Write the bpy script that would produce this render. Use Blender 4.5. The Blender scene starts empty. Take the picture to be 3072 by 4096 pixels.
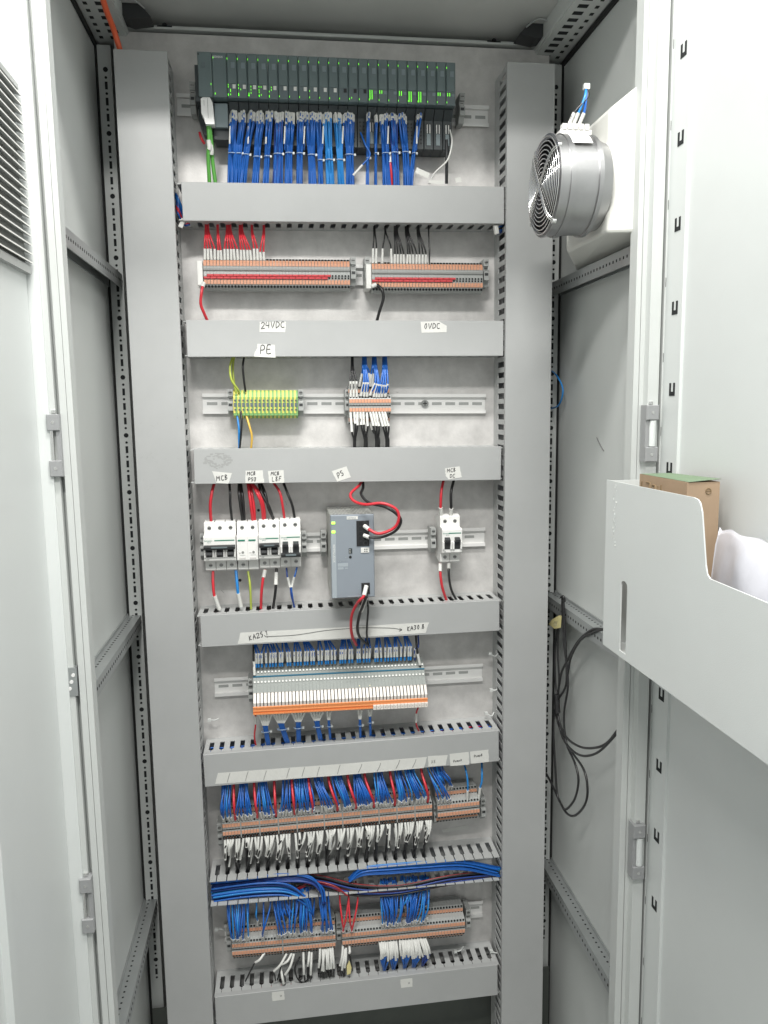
import bpy, math, random
from mathutils import Vector, Matrix
random.seed(7)
SC = bpy.context.scene
COL = SC.collection
# ---------------------------------------------------------------- camera (all lengths below in mm)
CAM = (237.5, -1416.0, 27.95); YAW, PITCH, ROLL, FOC = 0.1278, 0.1325, -0.0136, 3141.0
def _axes():
    f = Vector((math.sin(YAW)*math.cos(PITCH), math.cos(YAW)*math.cos(PITCH), -math.sin(PITCH)))
    r = Vector((math.cos(YAW), -math.sin(YAW), 0)); u = r.cross(f)
    return r*math.cos(ROLL)+u*math.sin(ROLL), -r*math.sin(ROLL)+u*math.cos(ROLL), f
AR, AU, AF = _axes(); CC = Vector(CAM)
cam_d = bpy.data.cameras.new('camera'); cam = bpy.data.objects.new('camera', cam_d); COL.objects.link(cam)
M = Matrix((AR, AU, -AF)).transposed().to_4x4(); M.translation = CC*0.001
cam.matrix_world = M
cam_d.sensor_fit = 'VERTICAL'; cam_d.sensor_height = 32.0; cam_d.sensor_width = 24.0
cam_d.lens = FOC/4096*32.0; cam_d.clip_start = 0.02; cam_d.clip_end = 60
SC.camera = cam
# ---------------------------------------------------------------- light
W = bpy.data.worlds.new('World'); SC.world = W; W.use_nodes = True
W.node_tree.nodes['Background'].inputs[0].default_value = (0.96, 1.0, 0.985, 1)
W.node_tree.nodes['Background'].inputs[1].default_value = 0.64
def lamp(name, loc, target, sx, sy, power, color=(1, 0.985, 0.95)):
    l = bpy.data.lights.new(name, 'AREA'); l.shape = 'RECTANGLE'; l.size = sx; l.size_y = sy
    l.energy = power; l.color = color
    o = bpy.data.objects.new(name, l); COL.objects.link(o); o.location = loc
    d = Vector(target)-Vector(loc); o.rotation_euler = d.to_track_quat('-Z', 'Z').to_euler()
    return o
lamp('door_fill_lamp', (0.0, -1.72, 1.32), (0.3, 0, -0.3), 0.55, 0.12, 26)
lamp('door_fill_lamp', (0.35, -0.92, 1.38), (0.35, -0.6, -0.3), 0.6, 0.15, 28)
lamp('door_fill_lamp', (1.15, -1.75, 1.25), (-0.1, -0.5, -0.6), 0.5, 0.5, 15)  # added fill that brightens the left door, not a known room lamp
vs = SC.view_settings
vs.view_transform = 'Standard'; vs.look = 'None'; vs.gamma = 1; vs.exposure = 0.0
try: vs.use_curve_mapping = False
except Exception: pass

# ---------------------------------------------------------------- pixel of the photograph -> point on a real plane
def ray(px, py): return AF+AR*((px-1536)/FOC)-AU*((py-2048)/FOC)
def G(px, py, d):                      # on the plane d mm in front of the mounting plate
    r = ray(px, py); return CC+r*((-d-CC.y)/r.y)
def GX(px, py, x):
    r = ray(px, py); return CC+r*((x-CC.x)/r.x)

# ---------------------------------------------------------------- materials
MT = {}
def mat(name, col, rough=0.5, metal=0.0, bump=0.0, bscale=300, vary=0.0, vscale=6, emit=0, trans=0, spec=0.5, spots=None):
    m = bpy.data.materials.new(name); m.use_nodes = True; nt = m.node_tree; b = nt.nodes['Principled BSDF']
    b.inputs['Base Color'].default_value = (*col, 1); b.inputs['Roughness'].default_value = rough
    b.inputs['Metallic'].default_value = metal
    b.inputs['Specular IOR Level'].default_value = spec
    if trans: b.inputs['Transmission Weight'].default_value = trans
    if emit:
        b.inputs['Emission Color'].default_value = (*col, 1); b.inputs['Emission Strength'].default_value = emit
    tc = None
    if bump or vary:
        tc = nt.nodes.new('ShaderNodeTexCoord')
    if vary:
        n = nt.nodes.new('ShaderNodeTexNoise'); n.inputs['Scale'].default_value = vscale; n.inputs['Detail'].default_value = 7
        n.inputs['Roughness'].default_value = 0.65
        nt.links.new(tc.outputs['Object'], n.inputs['Vector'])
        r = nt.nodes.new('ShaderNodeMapRange'); r.inputs['From Min'].default_value = .3; r.inputs['From Max'].default_value = .7
        r.inputs['To Min'].default_value = 1-vary; r.inputs['To Max'].default_value = 1+vary*.5
        nt.links.new(n.outputs['Fac'], r.inputs['Value'])
        mx = nt.nodes.new('ShaderNodeMix'); mx.data_type = 'RGBA'; mx.blend_type = 'MULTIPLY'
        mx.inputs[0].default_value = 1; mx.inputs[6].default_value = (*col, 1)
        nt.links.new(r.outputs[0], mx.inputs[7]); nt.links.new(mx.outputs[2], b.inputs['Base Color'])
        r2 = nt.nodes.new('ShaderNodeMapRange'); r2.inputs['To Min'].default_value = max(.05, rough-.12); r2.inputs['To Max'].default_value = rough+.12
        nt.links.new(n.outputs['Fac'], r2.inputs['Value']); nt.links.new(r2.outputs[0], b.inputs['Roughness'])
    if bump:
        n = nt.nodes.new('ShaderNodeTexNoise'); n.inputs['Scale'].default_value = bscale; n.inputs['Detail'].default_value = 3
        nt.links.new(tc.outputs['Object'], n.inputs['Vector'])
        bp = nt.nodes.new('ShaderNodeBump'); bp.inputs['Strength'].default_value = bump; bp.inputs['Distance'].default_value = 0.0006
        nt.links.new(n.outputs['Fac'], bp.inputs['Height']); nt.links.new(bp.outputs[0], b.inputs['Normal'])
    MT[name] = m; return m
mat('paint', (.57, .59, .575), .42, bump=.25, bscale=900, vary=.05, vscale=3)
mat('paint_roof', (.55, .56, .54), .5, bump=.3, bscale=900, vary=.06)
mat('door_paint', (.66, .685, .675), .38, bump=.25, bscale=900, vary=.04, vscale=3)
mat('duct', (.395, .402, .40), .38, vary=.05, vscale=9, bump=.1, bscale=500)
mat('duct_body', (.44, .45, .445), .42, vary=.05, vscale=9)
mat('zinc', (.66, .645, .63), .5, metal=.3, bump=.35, bscale=260, vary=.2, vscale=26)
mat('rail', (.84, .835, .82), .36, metal=.12, bump=.1, bscale=500, vary=.05)
mat('steel', (.50, .52, .52), .38, metal=.8, vary=.12, vscale=12)
mat('hole', (.012, .014, .015), .9)
mat('gasket', (.012, .013, .013), .8)
mat('black', (.016, .016, .017), .35)
mat('black_matt', (.03, .032, .034), .55)
mat('blue', (.012, .115, .45), .33, vary=.15, vscale=40)
mat('lightblue', (.02, .22, .58), .33)
mat('darkblue', (.015, .05, .25), .35)
mat('red', (.60, .03, .045), .34)
mat('brown', (.30, .03, .035), .35)
mat('green', (.10, .36, .06), .38)
mat('yellowgreen', (.42, .50, .08), .38)
mat('yellow', (.75, .47, .08), .38)
mat('orange', (.78, .13, .05), .4)
mat('sleeve', (.72, .72, .69), .45, vary=.10, vscale=600)
mat('white', (.80, .79, .76), .4)
mat('mcb_white', (.78, .775, .755), .38, vary=.02)
mat('mcb_grey', (.62, .60, .58), .42)  # greyer tone for breaker seams and marking fields
mat('screw', (.35, .35, .34), .3, metal=.9)
mat('plastic_grey', (.36, .37, .36), .42)
mat('plastic_mid', (.27, .275, .265), .45)
mat('term_orange', (.66, .33, .21), .45)
mat('term_red', (.60, .06, .07), .4)
mat('pe_yellow', (.62, .57, .13), .42)
mat('pe_green', (.18, .36, .13), .42)
mat('relay_white', (.74, .69, .64), .42)
mat('relay_orange', (.78, .28, .10), .4)
mat('relay_grey', (.29, .31, .295), .45)
mat('relay_blue', (.03, .16, .26), .4)
mat('plc', (.125, .165, .17), .42, vary=.06, vscale=30)
mat('plc_low', (.11, .14, .15), .5)
mat('plc_dark', (.032, .04, .043), .5)
mat('plc_label', (.19, .235, .25), .5)
mat('psu', (.235, .265, .30), .42, vary=.02)
mat('psu_strip', (.33, .37, .40), .4)
mat('psu_side', (.44, .45, .42), .4, metal=.3)
mat('led', (.20, 1.0, .03), .4, emit=1.1)
mat('led_lime', (.55, 1.0, .12), .4, emit=1.1)
mat('led_yellow', (1.0, .85, .2), .4, emit=1.0)
mat('paper', (.66, .66, .63), .7, bump=.5, bscale=200, vary=.06, vscale=40)
mat('ink', (.02, .02, .025), .6)
mat('ink_grey', (.20, .20, .20), .6)
mat('mcb_green', (.02, .20, .13), .5)
mat('tie', (.62, .64, .62), .35)
mat('tie_clear', (.34, .45, .62), .3)
mat('alu', (.42, .42, .425), .36, metal=.9, bump=.25, bscale=60, vary=.12, vscale=10)
mat('chrome', (.72, .72, .71), .22, metal=.9)
mat('fan_dark', (.018, .018, .02), .5)
mat('box_white', (.68, .68, .64), .45, vary=.03)
mat('card', (.40, .285, .19), .75, vary=.08, vscale=30, bump=.2, bscale=150)
mat('card_green', (.17, .24, .15), .7, vary=.05)
mat('card_ink', (.24, .17, .09), .8)
mat('bag', (.62, .62, .67), .2, vary=.12, vscale=14, bump=1.0, bscale=35)
mat('tag_yellow', (.70, .62, .30), .7)
mat('hinge', (.30, .305, .31), .42)
mat('base_shade', (.085, .095, .085), .6, vary=.3, vscale=5)  # dark colour that paints the shade at the cabinet bottom
mat('stain', (.33, .335, .33), .55)
mat('floor', (.23, .23, .22), .6)
mat('wall', (.78, .80, .79), .7)
mat('clear', (.62, .68, .68), .25)

# ---------------------------------------------------------------- mesh builder (mm)
class MB:
    def __init__(s): s.v = []; s.f = []; s.m = []; s.sm = []; s.mats = []
    def mi(s, m):
        if m not in s.mats: s.mats.append(m)
        return s.mats.index(m)
    def add(s, vs_, fs, m, smooth=False):
        o = len(s.v); k = s.mi(m)
        s.v += [tuple(p) for p in vs_]
        for f in fs: s.f.append([i+o for i in f]); s.m.append(k); s.sm.append(smooth)
        return s
    def box(s, x0, x1, y0, y1, z0, z1, m, ch=0):
        if x0 > x1: x0, x1 = x1, x0
        if y0 > y1: y0, y1 = y1, y0
        if z0 > z1: z0, z1 = z1, z0
        if ch:                                   # chamfered all round on the face towards the viewer (y0)
            v = [(x0, y1, z0), (x1, y1, z0), (x1, y1, z1), (x0, y1, z1), (x0, y0+ch, z0), (x1, y0+ch, z0), (x1, y0+ch, z1), (x0, y0+ch, z1),
                 (x0+ch, y0, z0+ch), (x1-ch, y0, z0+ch), (x1-ch, y0, z1-ch), (x0+ch, y0, z1-ch)]
            f = [(3, 2, 1, 0), (0, 1, 5, 4), (1, 2, 6, 5), (2, 3, 7, 6), (3, 0, 4, 7), (4, 5, 9, 8), (5, 6, 10, 9), (6, 7, 11, 10), (7, 4, 8, 11), (8, 9, 10, 11)]
            return s.add(v, f, m)
        v = [(x0, y0, z0), (x1, y0, z0), (x1, y1, z0), (x0, y1, z0), (x0, y0, z1), (x1, y0, z1), (x1, y1, z1), (x0, y1, z1)]
        return s.add(v, [(0, 3, 2, 1), (4, 5, 6, 7), (0, 1, 5, 4), (1, 2, 6, 5), (2, 3, 7, 6), (3, 0, 4, 7)], m)
    def prism(s, pts, x0, x1, m, axis='x'):      # pts: outline of (a,b); axis x -> (y,z), y -> (x,z), z -> (x,y)
        n = len(pts)
        def P(t, a, b): return (t, a, b) if axis == 'x' else ((a, t, b) if axis == 'y' else (a, b, t))
        v = [P(x0, a, b) for a, b in pts]+[P(x1, a, b) for a, b in pts]
        f = [tuple(range(n))[::-1], tuple(range(n, 2*n))]+[(i, (i+1) % n, n+(i+1) % n, n+i) for i in range(n)]
        return s.add(v, f, m)
    def cyl(s, c, ax, r, l, m, n=14, r2=None, smooth=True):
        c = Vector(c); ax = Vector(ax).normalized(); r2 = r if r2 is None else r2
        a = ax.orthogonal().normalized(); b = ax.cross(a)
        v = []
        for k, (t, rr) in enumerate(((0, r), (l, r2))):
            for i in range(n):
                th = 2*math.pi*i/n; v.append(c+ax*t+(a*math.cos(th)+b*math.sin(th))*rr)
        s.add(v, [(i, (i+1) % n, n+(i+1) % n, n+i) for i in range(n)], m, smooth)
        s.add(v, [tuple(range(n))[::-1], tuple(range(n, 2*n))], m); return s
    def tube(s, pts, r, m, n=6, closed=False, sub=5, caps=True):
        P = [Vector(p) for p in pts]
        if sub > 1: P = spline(P, sub, closed)
        N = len(P); v = []; up = None
        for i in range(N):
            a = P[i-1] if (i > 0 or closed) else P[0]; b = P[(i+1) % N] if (i < N-1 or closed) else P[-1]
            t = (b-a)
            t = t.normalized() if t.length > 1e-6 else Vector((0, 0, 1))
            if up is None: up = t.orthogonal().normalized()
            up = (up-t*up.dot(t)); up = up.normalized() if up.length > 1e-6 else t.orthogonal().normalized()
            w = t.cross(up)
            for k in range(n):
                th = 2*math.pi*k/n; v.append(P[i]+(up*math.cos(th)+w*math.sin(th))*r)
        f = []
        for i in range(N if closed else N-1):
            for k in range(n):
                j = (i+1) % N
                f.append((i*n+k, i*n+(k+1) % n, j*n+(k+1) % n, j*n+k))
        s.add(v, f, m, True)
        if caps and not closed: s.add(v[:n]+v[-n:], [tuple(range(n))[::-1], tuple(range(n, 2*n))], m)
        return s
    def build(s, name, parent=None, org=(0, 0, 0), M=None):
        me = bpy.data.meshes.new(name); o3 = Vector(org)
        me.from_pydata([tuple((Vector(p)-o3)*0.001) for p in s.v], [], s.f)
        for k in s.mats: me.materials.append(MT[k])
        me.polygons.foreach_set('material_index', s.m); me.polygons.foreach_set('use_smooth', s.sm); me.update()
        o = bpy.data.objects.new(name, me); COL.objects.link(o)
        if parent is not None: o.parent = parent
        else: o.location = o3*0.001
        return o
def spline(P, sub, closed=False):
    out = []; N = len(P)
    for i in range(N if closed else N-1):
        p0 = P[(i-1) % N] if (closed or i > 0) else P[0]*2-P[1]
        p1 = P[i]; p2 = P[(i+1) % N]; p3 = P[(i+2) % N] if (closed or i+2 < N) else P[-1]*2-P[-2]
        for k in range(sub):
            t = k/sub
            out.append(0.5*((2*p1)+(p2-p0)*t+(2*p0-5*p1+4*p2-p3)*t*t+(3*p1-p0-3*p2+p3)*t*t*t))
    if not closed: out.append(P[-1])
    return out
def tag(o, label, cat, group=None, kind=None):
    if label: o['label'] = label
    if cat: o['category'] = cat
    if group: o['group'] = group
    if kind: o['kind'] = kind
    return o
def empty(name, loc, label, cat, group=None, roty=0.0):
    o = bpy.data.objects.new(name, None); COL.objects.link(o); o.location = Vector(loc)*0.001
    o.rotation_euler = (0, roty, 0); o.empty_display_size = .01
    return tag(o, label, cat, group)
def dup(root, loc, roty, label):
    r = root.copy(); COL.objects.link(r); r.location = Vector(loc)*.001; r.rotation_euler = (0, roty, 0); r['label'] = label
    for ch in [c for c in bpy.data.objects if c.parent == root]:
        c = ch.copy(); COL.objects.link(c); c.parent = r
    return r
def row(pL, pR, d):                              # a row axis from two photographed ends lying d mm off the plate
    a = G(*pL, d); b = G(*pR, d); L = math.hypot(b.x-a.x, b.z-a.z); ang = math.atan2(b.z-a.z, b.x-a.x)
    return a, b, L, ang
ORD = ['first', 'second', 'third', 'fourth', 'fifth', 'sixth', 'seventh', 'eighth', 'ninth', 'tenth', 'eleventh', 'twelfth', 'thirteenth',
       'fourteenth', 'fifteenth', 'sixteenth', 'seventeenth', 'eighteenth', 'nineteenth', 'twentieth', 'twenty-first', 'twenty-second', 'twenty-third', 'twenty-fourth', 'twenty-fifth']
def text(parent, s, loc, size, m, rot=(90, 0, 0), name='lettering', ext=0.0, align='LEFT', sx=1.0):
    cu = bpy.data.curves.new(name, 'FONT'); cu.body = s; cu.size = size*.001; cu.align_x = align; cu.extrude = 0.00003
    o = bpy.data.objects.new(name, cu); COL.objects.link(o)
    dg = bpy.context.evaluated_depsgraph_get(); me = bpy.data.meshes.new_from_object(o.evaluated_get(dg))
    bpy.data.objects.remove(o); me.materials.clear(); me.materials.append(MT[m]); me.name = name
    o = bpy.data.objects.new(name, me); COL.objects.link(o)
    if parent is not None: o.parent = parent
    o.location = Vector(loc)*.001; o.rotation_euler = [math.radians(a) for a in rot]; o.scale = (sx, 1, 1)
    return o

# ================================================================ CABINET
cab = empty('control_cabinet', (350, 0, -1400), 'tall light grey steel control cabinet standing open with its wiring exposed', 'cabinet')
ORG = (350, 0, -1400)
XL, XR, ZT, ZB = -50, 756, 628, -1400
def cb(mb, name): return mb.build(name, cab, ORG)
b = MB(); b.box(XL-2, XL, -384, 60, ZB, ZT+40, 'paint'); cb(b, 'side_wall')
b = MB(); b.box(XR, XR+2, -384, 60, ZB, ZT+40, 'paint'); cb(b, 'side_wall')
b = MB(); b.box(XL, XR, 60, 62, ZB, ZT+40, 'paint'); cb(b, 'rear_wall')
b = MB(); b.box(XL-2, XR+2, -392, 62, 664, 667, 'paint_roof'); cb(b, 'roof')
b = MB(); b.box(XL, XR, -384, 60, ZB-3, ZB, 'paint_roof'); cb(b, 'floor_plate')
# mounting plate
p = MB(); zt = G(1200, 150, 0).z
p.box(-14, 722, 0, 3, -1118, zt-3, 'zinc')
for px, py, r in ((1034, 2041, 2.6), (960, 2321, 2.8)):
    q = G(px, py, 0); p.cyl((q.x, -.3, q.z), (0, 1, 0), r, .6, 'hole', 12)
for px, py, dx, dz in ((1142, 2005, 2, -7), (885, 2360, 5, -6), (1585, 1568, 4, -1)):   # scuffs of marker on the plate
    q = G(px, py, 0); p.tube([(q.x, -.2, q.z), (q.x+dx, -.2, q.z+dz)], .35, 'ink_grey', 4, sub=1)
cb(p, 'mounting_plate')
b = MB(); b.box(XL+6, XR-6, 8, 12, -1395, -1119, 'base_shade'); b.box(XL+6, XR-6, -30, 8, -1250, -1246, 'base_shade'); cb(b, 'shade_panel')  # added dark sheets, their colour standing in for shade below the plate
# top rear frame member above the plate
b = MB(); b.box(XL+2, XR-2, -3, 40, zt+1, 652, 'paint'); b.box(XL+2, XR-2, -6, -3, zt+1, zt+4, 'paint')
for px in (660, 1976):
    q = G(px, 145, 3); b.cyl((q.x, -3.4, zt+8), (0, 1, 0), 4, 1, 'hole', 10)
    b.box(q.x-12, q.x+12, -3.4, -2.5, 648, 652.5, 'hole')
cb(b, 'frame_beam')
# depth-wise top frame members with punched holes
for sgn, x0, x1 in ((1, XL+4, 6), (-1, XR-4, 698)):
    b = MB(); xa, xb = min(x0, x1), max(x0, x1)
    b.box(xa, xb, -384, 58, ZT+6, ZT+9, 'paint'); b.box(x1, x1+3*sgn, -384, 58, ZT+9, 664, 'paint')
    for k in range(18):
        y = 10-22*k
        b.box(x1-sgn*26, x1-sgn*10, y-10, y, ZT+5.5, ZT+6.2, 'hole')
        b.box(x1-sgn*44, x1-sgn*38, y-8, y, ZT+5.5, ZT+6.2, 'hole')
    cb(b, 'frame_beam')
    g = MB(); xx = XL+.2 if sgn > 0 else XR-.2
    g.box(xx, xx+3.5*sgn, -380, 56, ZT-4, ZT+5, 'gasket'); cb(g, 'gasket')
    c = MB()                                      # cast corner connectors
    cx = 30 if sgn > 0 else 676
    c.prism([(cx-sgn*30, 664), (cx+sgn*6, 664), (cx+sgn*22, 646), (cx-sgn*8, 641), (cx-sgn*30, 648)], -46, -10, 'black_matt', 'y')
    c.tube([(cx-sgn*30, -66, 655), (cx-sgn*5, -66, 662), (cx+sgn*16, -62, 650)], 1.5, 'steel', 5)
    cb(c, 'corner_bracket')
# rear vertical posts with hole pattern
for side in (0, 1):
    b = MB(); x0, x1 = ((-46, -24) if side == 0 else (730, 752))
    b.box(x0, x1, 20, 45, ZB, ZT, 'paint'); xm = (x0+x1)/2+1
    for k in range(66):
        z = 590-25.2*k
        if k % 4 == 0: b.cyl((xm, 19.6, z), (0, 1, 0), 4.2, 1, 'hole', 8)
        else: b.box(xm-2.2, xm+2.2, 19.6, 21, z-6, z+6, 'hole')
        b.cyl((xm, 19.6, z-12.6), (0, 1, 0), 2.2, 1, 'hole', 8)
    cb(b, 'frame_post')
    g = MB(); xx = XL+.2 if side == 0 else XR-.2
    g.box(xx, xx+(3 if side == 0 else -3), 18, 56, ZB, ZT, 'gasket'); cb(g, 'gasket')
# front posts: strips between two photographed lines (top of frame and bottom of frame), at a depth
def strip(mb, t0, t1, b0, b1, d, th, m, ext=.12):
    A, B, C_, D = G(t0, 0, d), G(t1, 0, d), G(b1, 4096, d), G(b0, 4096, d)
    A2 = A+(A-D)*ext; B2 = B+(B-C_)*ext; C2 = C_+(C_-B)*.35; D2 = D+(D-A)*.35
    f = [A2, B2, C2, D2]; bk = [q+Vector((0, th, 0)) for q in f]
    mb.add(f+bk, [(3, 2, 1, 0), (4, 5, 6, 7), (0, 1, 5, 4), (1, 2, 6, 5), (2, 3, 7, 6), (3, 0, 4, 7)], m)
def holes_in(mb, t, bt, d, n, z0, pitch, sx, tall, axis='x', off=0):
    A = G(t, 0, d); B = G(bt, 4096, d)
    for k in range(n):
        z = z0-pitch*k; u = (z-A.z)/(B.z-A.z); x = A.x+(B.x-A.x)*u
        if k % 4 == 0: hh = 5
        elif k % 2 == 0: hh = tall
        else: hh = 2
        w = sx*(1.5 if k % 4 == 0 else 1)
        if axis == 'x': mb.box(x-.25+off, x+.25+off, -d+7-w, -d+7+w, z-hh, z+hh, 'hole')
        else: mb.box(x-w+off, x+w+off, -d-.3, -d+.3, z-hh, z+hh, 'hole')
L = MB()
strip(L, 156.8, 180, 438, 461, 390, 22, 'paint'); strip(L, 125, 155.2, 412, 436, 390, 22, 'paint')
strip(L, 154, 158, 434, 440, 387, 19, 'paint')
strip(L, 103, 126, 394, 413, 378, 10, 'paint'); strip(L, 80, 104, 375, 395, 392, 24, 'paint')
holes_in(L, 180, 461, 386, 130, 640, 12.5, 1.6, 6, 'x', .2)
cb(L, 'frame_post')
R_ = MB()
strip(R_, 2579, 2598, 2457, 2481, 374, 22, 'paint'); strip(R_, 2600.5, 2620, 2483.5, 2504, 374, 22, 'paint')
strip(R_, 2597, 2602, 2480, 2485, 371, 19, 'paint')
strip(R_, 2619, 2640, 2503, 2514, 360, 12, 'plastic_grey')
strip(R_, 2639, 2683, 2513, 2554, 388, 20, 'paint')
holes_in(R_, 2579, 2457, 370, 130, 630, 12.5, 1.8, 6, 'x', -.2)
cb(R_, 'frame_post')
# front top cross member (throws the shade line over the upper row)
b = MB(); b.box(XL+4, XR-4, -390, -368, 640, 664, 'paint'); cb(b, 'frame_beam')
# side wall cross rails (folded, perforated)
def cross_rail(side, z, s=1, drop=0):
    b = MB(); x = XL+.5 if side == 0 else XR-.5; sg = 1 if side == 0 else -1
    b.box(x, x+sg*2, -372, 40, z-23, z+2, 'steel'); b.box(x, x+sg*22, -372, 40, z-4, z-2, 'steel')
    b.box(x+sg*22, x+sg*24, -372, 40, z-26, z-2, 'steel')
    for k in range(34):
        y = -366+12*k
        b.box(x+sg*23.9, x+sg*24.3, y-1.6, y+1.6, z-16, z-12, 'hole')
        b.box(x+sg*8, x+sg*11, y-1.5, y+1.5, z-2.1, z-1.7, 'hole')
        b.box(x+sg*8, x+sg*11, y-1.5, y+1.5, z-4.3, z-3.9, 'hole')
    cb(b, 'cross_rail')
for z in (262, -338, -895): cross_rail(0, z); 
for z in (250, -330, -885): cross_rail(1, z)
# hinge halves set into the posts
def hinge(side, z0, z1, px_t, px_b, d):
    A = G(px_t, 0, d); B = G(px_b, 4096, d); u = (z0-A.z)/(B.z-A.z); x = A.x+(B.x-A.x)*u; h = z0-z1
    b = MB(); w = 7.5 if side == 0 else 9
    b.box(x-w, x+w, -d-6, -d+12, z0-20, z0, 'hinge', .8); b.box(x-w, x+w, -d-6, -d+12, z1, z1+20, 'hinge', .8)
    b.box(x+w-5 if side == 0 else x-w, x+w if side == 0 else x-w+5, -d-3, -d+12, z1+20, z0-20, 'hinge')
    b.cyl((x, -d-6.3, z0-10), (0, 1, 0), 2.2, 1, 'chrome', 8); b.cyl((x, -d-6.3, z1+10), (0, 1, 0), 2.2, 1, 'chrome', 8)
    b.cyl((x, -d+2, z0+1), (0, 0, 1), 3, 4, 'chrome', 8)
    o = cb(b, 'hinge')
    q = MB()
    if side == 1: q.cyl((x+2, -d-1, z1+21), (0, 0, 1), 5.2, h-42, 'door_paint', 14)
    else: q.cyl((x-3, -d-2, z1+20), (0, 0, 1), 2.2, h-40, 'chrome', 10)
    q.build('hinge_pin', o, (0, 0, 0)).location = -Vector(ORG)*.001 if False else (0, 0, 0)
    q2 = [c for c in bpy.data.objects if c.parent == o][0]
    for v in q2.data.vertices: v.co -= Vector(ORG)*.001
hinge(0, 25, -52, 98, 384, 394); hinge(0, -590, -668, 98, 384, 394)
hinge(1, 26, -51, 2655, 2528, 390); hinge(1, -583, -668, 2655, 2528, 390)
b = MB(); q = G(292, 2720, 386)
b.box(q.x-7, q.x+7, -393.4, -384, q.z-19, q.z+19, 'steel')
for dz in (-9, 0, 9): b.cyl((q.x+dz*.3, -394.3, q.z+dz), (0, 1, 0), 2.4, 6, 'rail', 10)
cb(b, 'strike_plate')
b = MB(); q = G(2631, 130, 372)
b.box(q.x-5, q.x+5, -378, -366, q.z-17, q.z+12, 'steel'); b.cyl((q.x, -380, q.z-6), (0, 1, 0), 4, 4, 'chrome', 10); b.cyl((q.x, -380, q.z+14), (0, 1, 0), 3, 4, 'chrome', 10)
cb(b, 'strike_plate')
# ---- right door, swung open towards the viewer
DX = 760
d = MB(); d.box(DX, DX+3, -1090, -372, ZB+20, 690, 'door_paint')
ro = cb(d, 'door'); ro['label'] = 'right door leaf swung open towards the viewer'
def sub(mb, name, par):
    o = mb.build(name, par, ORG); return o
d = MB()
d.box(DX-4, DX, -433, -393, ZB+40, 670, 'door_paint'); d.box(DX-2.5, DX, -393, -366, ZB+40, 670, 'door_paint')
for k in range(12):
    z = 471-106*k
    for (y0, y1, z0, z1) in ((-414, -409.5, -9, 8), (-403.5, -399, -9, 8), (-409.5, -403.5, -9, -3.5)):
        d.box(DX-4.5, DX-3.9, y0-8, y1-8, z+z0, z+z1, 'hole')
for k in range(128):
    z = 640-12.5*k; h = 6 if k % 2 == 0 else 2
    w = 4 if k % 8 == 4 else 1
    d.box(DX-2.9, DX-2.4, -379-w*1.4, -379+w*1.4, z-h, z+h, 'hole')
sub(d, 'perforated_frame', ro)
d = MB(); d.box(DX-1.5, DX, -430, -424, ZB+40, 670, 'gasket'); 

# ---- document pocket on the door
PX = 668
def Q(px, py, x=PX): v = GX(px, py, x); return (v.y, v.z)
far = Q(2427, 1919)[0]
out = [Q(2427, 1919), Q(2484, 1931)]
a1 = Q(2775, 1990); out.append(a1)
c1 = Q(2800, 2012); c2 = Q(2808, 2050); out += [Q(2791, 1998), c1, c2, Q(2822, 2260), Q(2828, 2298), Q(2840, 2316)]
e1 = Q(3072, 2413); sl = (e1[1]-out[-1][1])/(e1[0]-out[-1][0])
out.append((-1010, e1[1]+sl*(-1010-e1[0])))
bl = Q(2411, 2554); br = Q(2946, 3000); bz = (bl[1]+br[1])/2
out += [(-1010, bz), (far, bz)]
out[0] = (far, out[0][1])
d = MB()
zs0 = Q(2500, 2345)[1]; ys = Q(2492, 2500)[0]
# sheet split round its finger slot
def top_at(y):
    for (y0, z0), (y1, z1) in zip(out[:-3], out[1:-2]):
        if y1 <= y <= y0: return z0+(z1-z0)*(y-y0)/(y1-y0) if y1 != y0 else z0
    return out[0][1]
sy0, sy1 = Q(2505, 2500)[0], Q(2480, 2500)[0]
d.prism([(far, out[0][1]), (sy1, top_at(sy1)), (sy1, bz), (far, bz)], PX, PX+1.6, 'door_paint')
arc = [(sy1+(sy0-sy1)*(.5-.5*math.cos(math.pi*i/8)), zs0+6*math.sin(math.pi*i/8)) for i in range(9)]
d.prism([(sy1, top_at(sy1)), (sy0, top_at(sy0))]+arc[::-1], PX, PX+1.6, 'door_paint')
d.prism([(sy1, bz), (sy1, bz+8), (sy0, bz+8), (sy0, bz)], PX, PX+1.6, 'door_paint')
rest = [(sy0, top_at(sy0))]+[o_ for o_ in out if o_[0] < sy0]+[(sy0, bz)]
d.prism(rest, PX, PX+1.6, 'door_paint')
d.box(PX+1.6, DX-4.2, far-1.6, far, bz, out[0][1]-1, 'door_paint')
d.box(PX+1.6, DX-.5, -1010, far-1.7, bz, bz+1.6, 'door_paint')
for i in range(22):                                     # torn glue and tape along the corner
    u = i/25; zz = out[0][1]-3-95*u; yy = far-28+random.uniform(-5, 5)
    d.tube([(PX-.3, yy, zz), (PX-.8, yy+random.uniform(-3, 3), zz-random.uniform(1, 3))], random.uniform(.15, .45), 'door_paint' if i % 3 else 'sleeve', 4, sub=1)
sub(d, 'document_pocket', ro)
bx = MB(); y0, y1 = -444, -566; zt_ = GX(2554, 1895, 700).z; zb_ = bz+3
x1_ = G(2880, 1930, 566).x
bx.box(700, x1_, y1, y0, zb_, zt_, 'card')
cbx = bx.build('cardboard_box', None, (720, -500, zb_)); tag(cbx, 'brown cardboard box with a green top standing in the door pocket', 'box')
t_ = MB(); t_.add([(700.5, y0, zt_+.4), (x1_+2, y0, zt_+.4), (x1_+1.5, y1-1, zt_+3.5), (701.5, y1-1, zt_+.6)], [(0, 1, 2, 3)], 'card_green')
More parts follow.
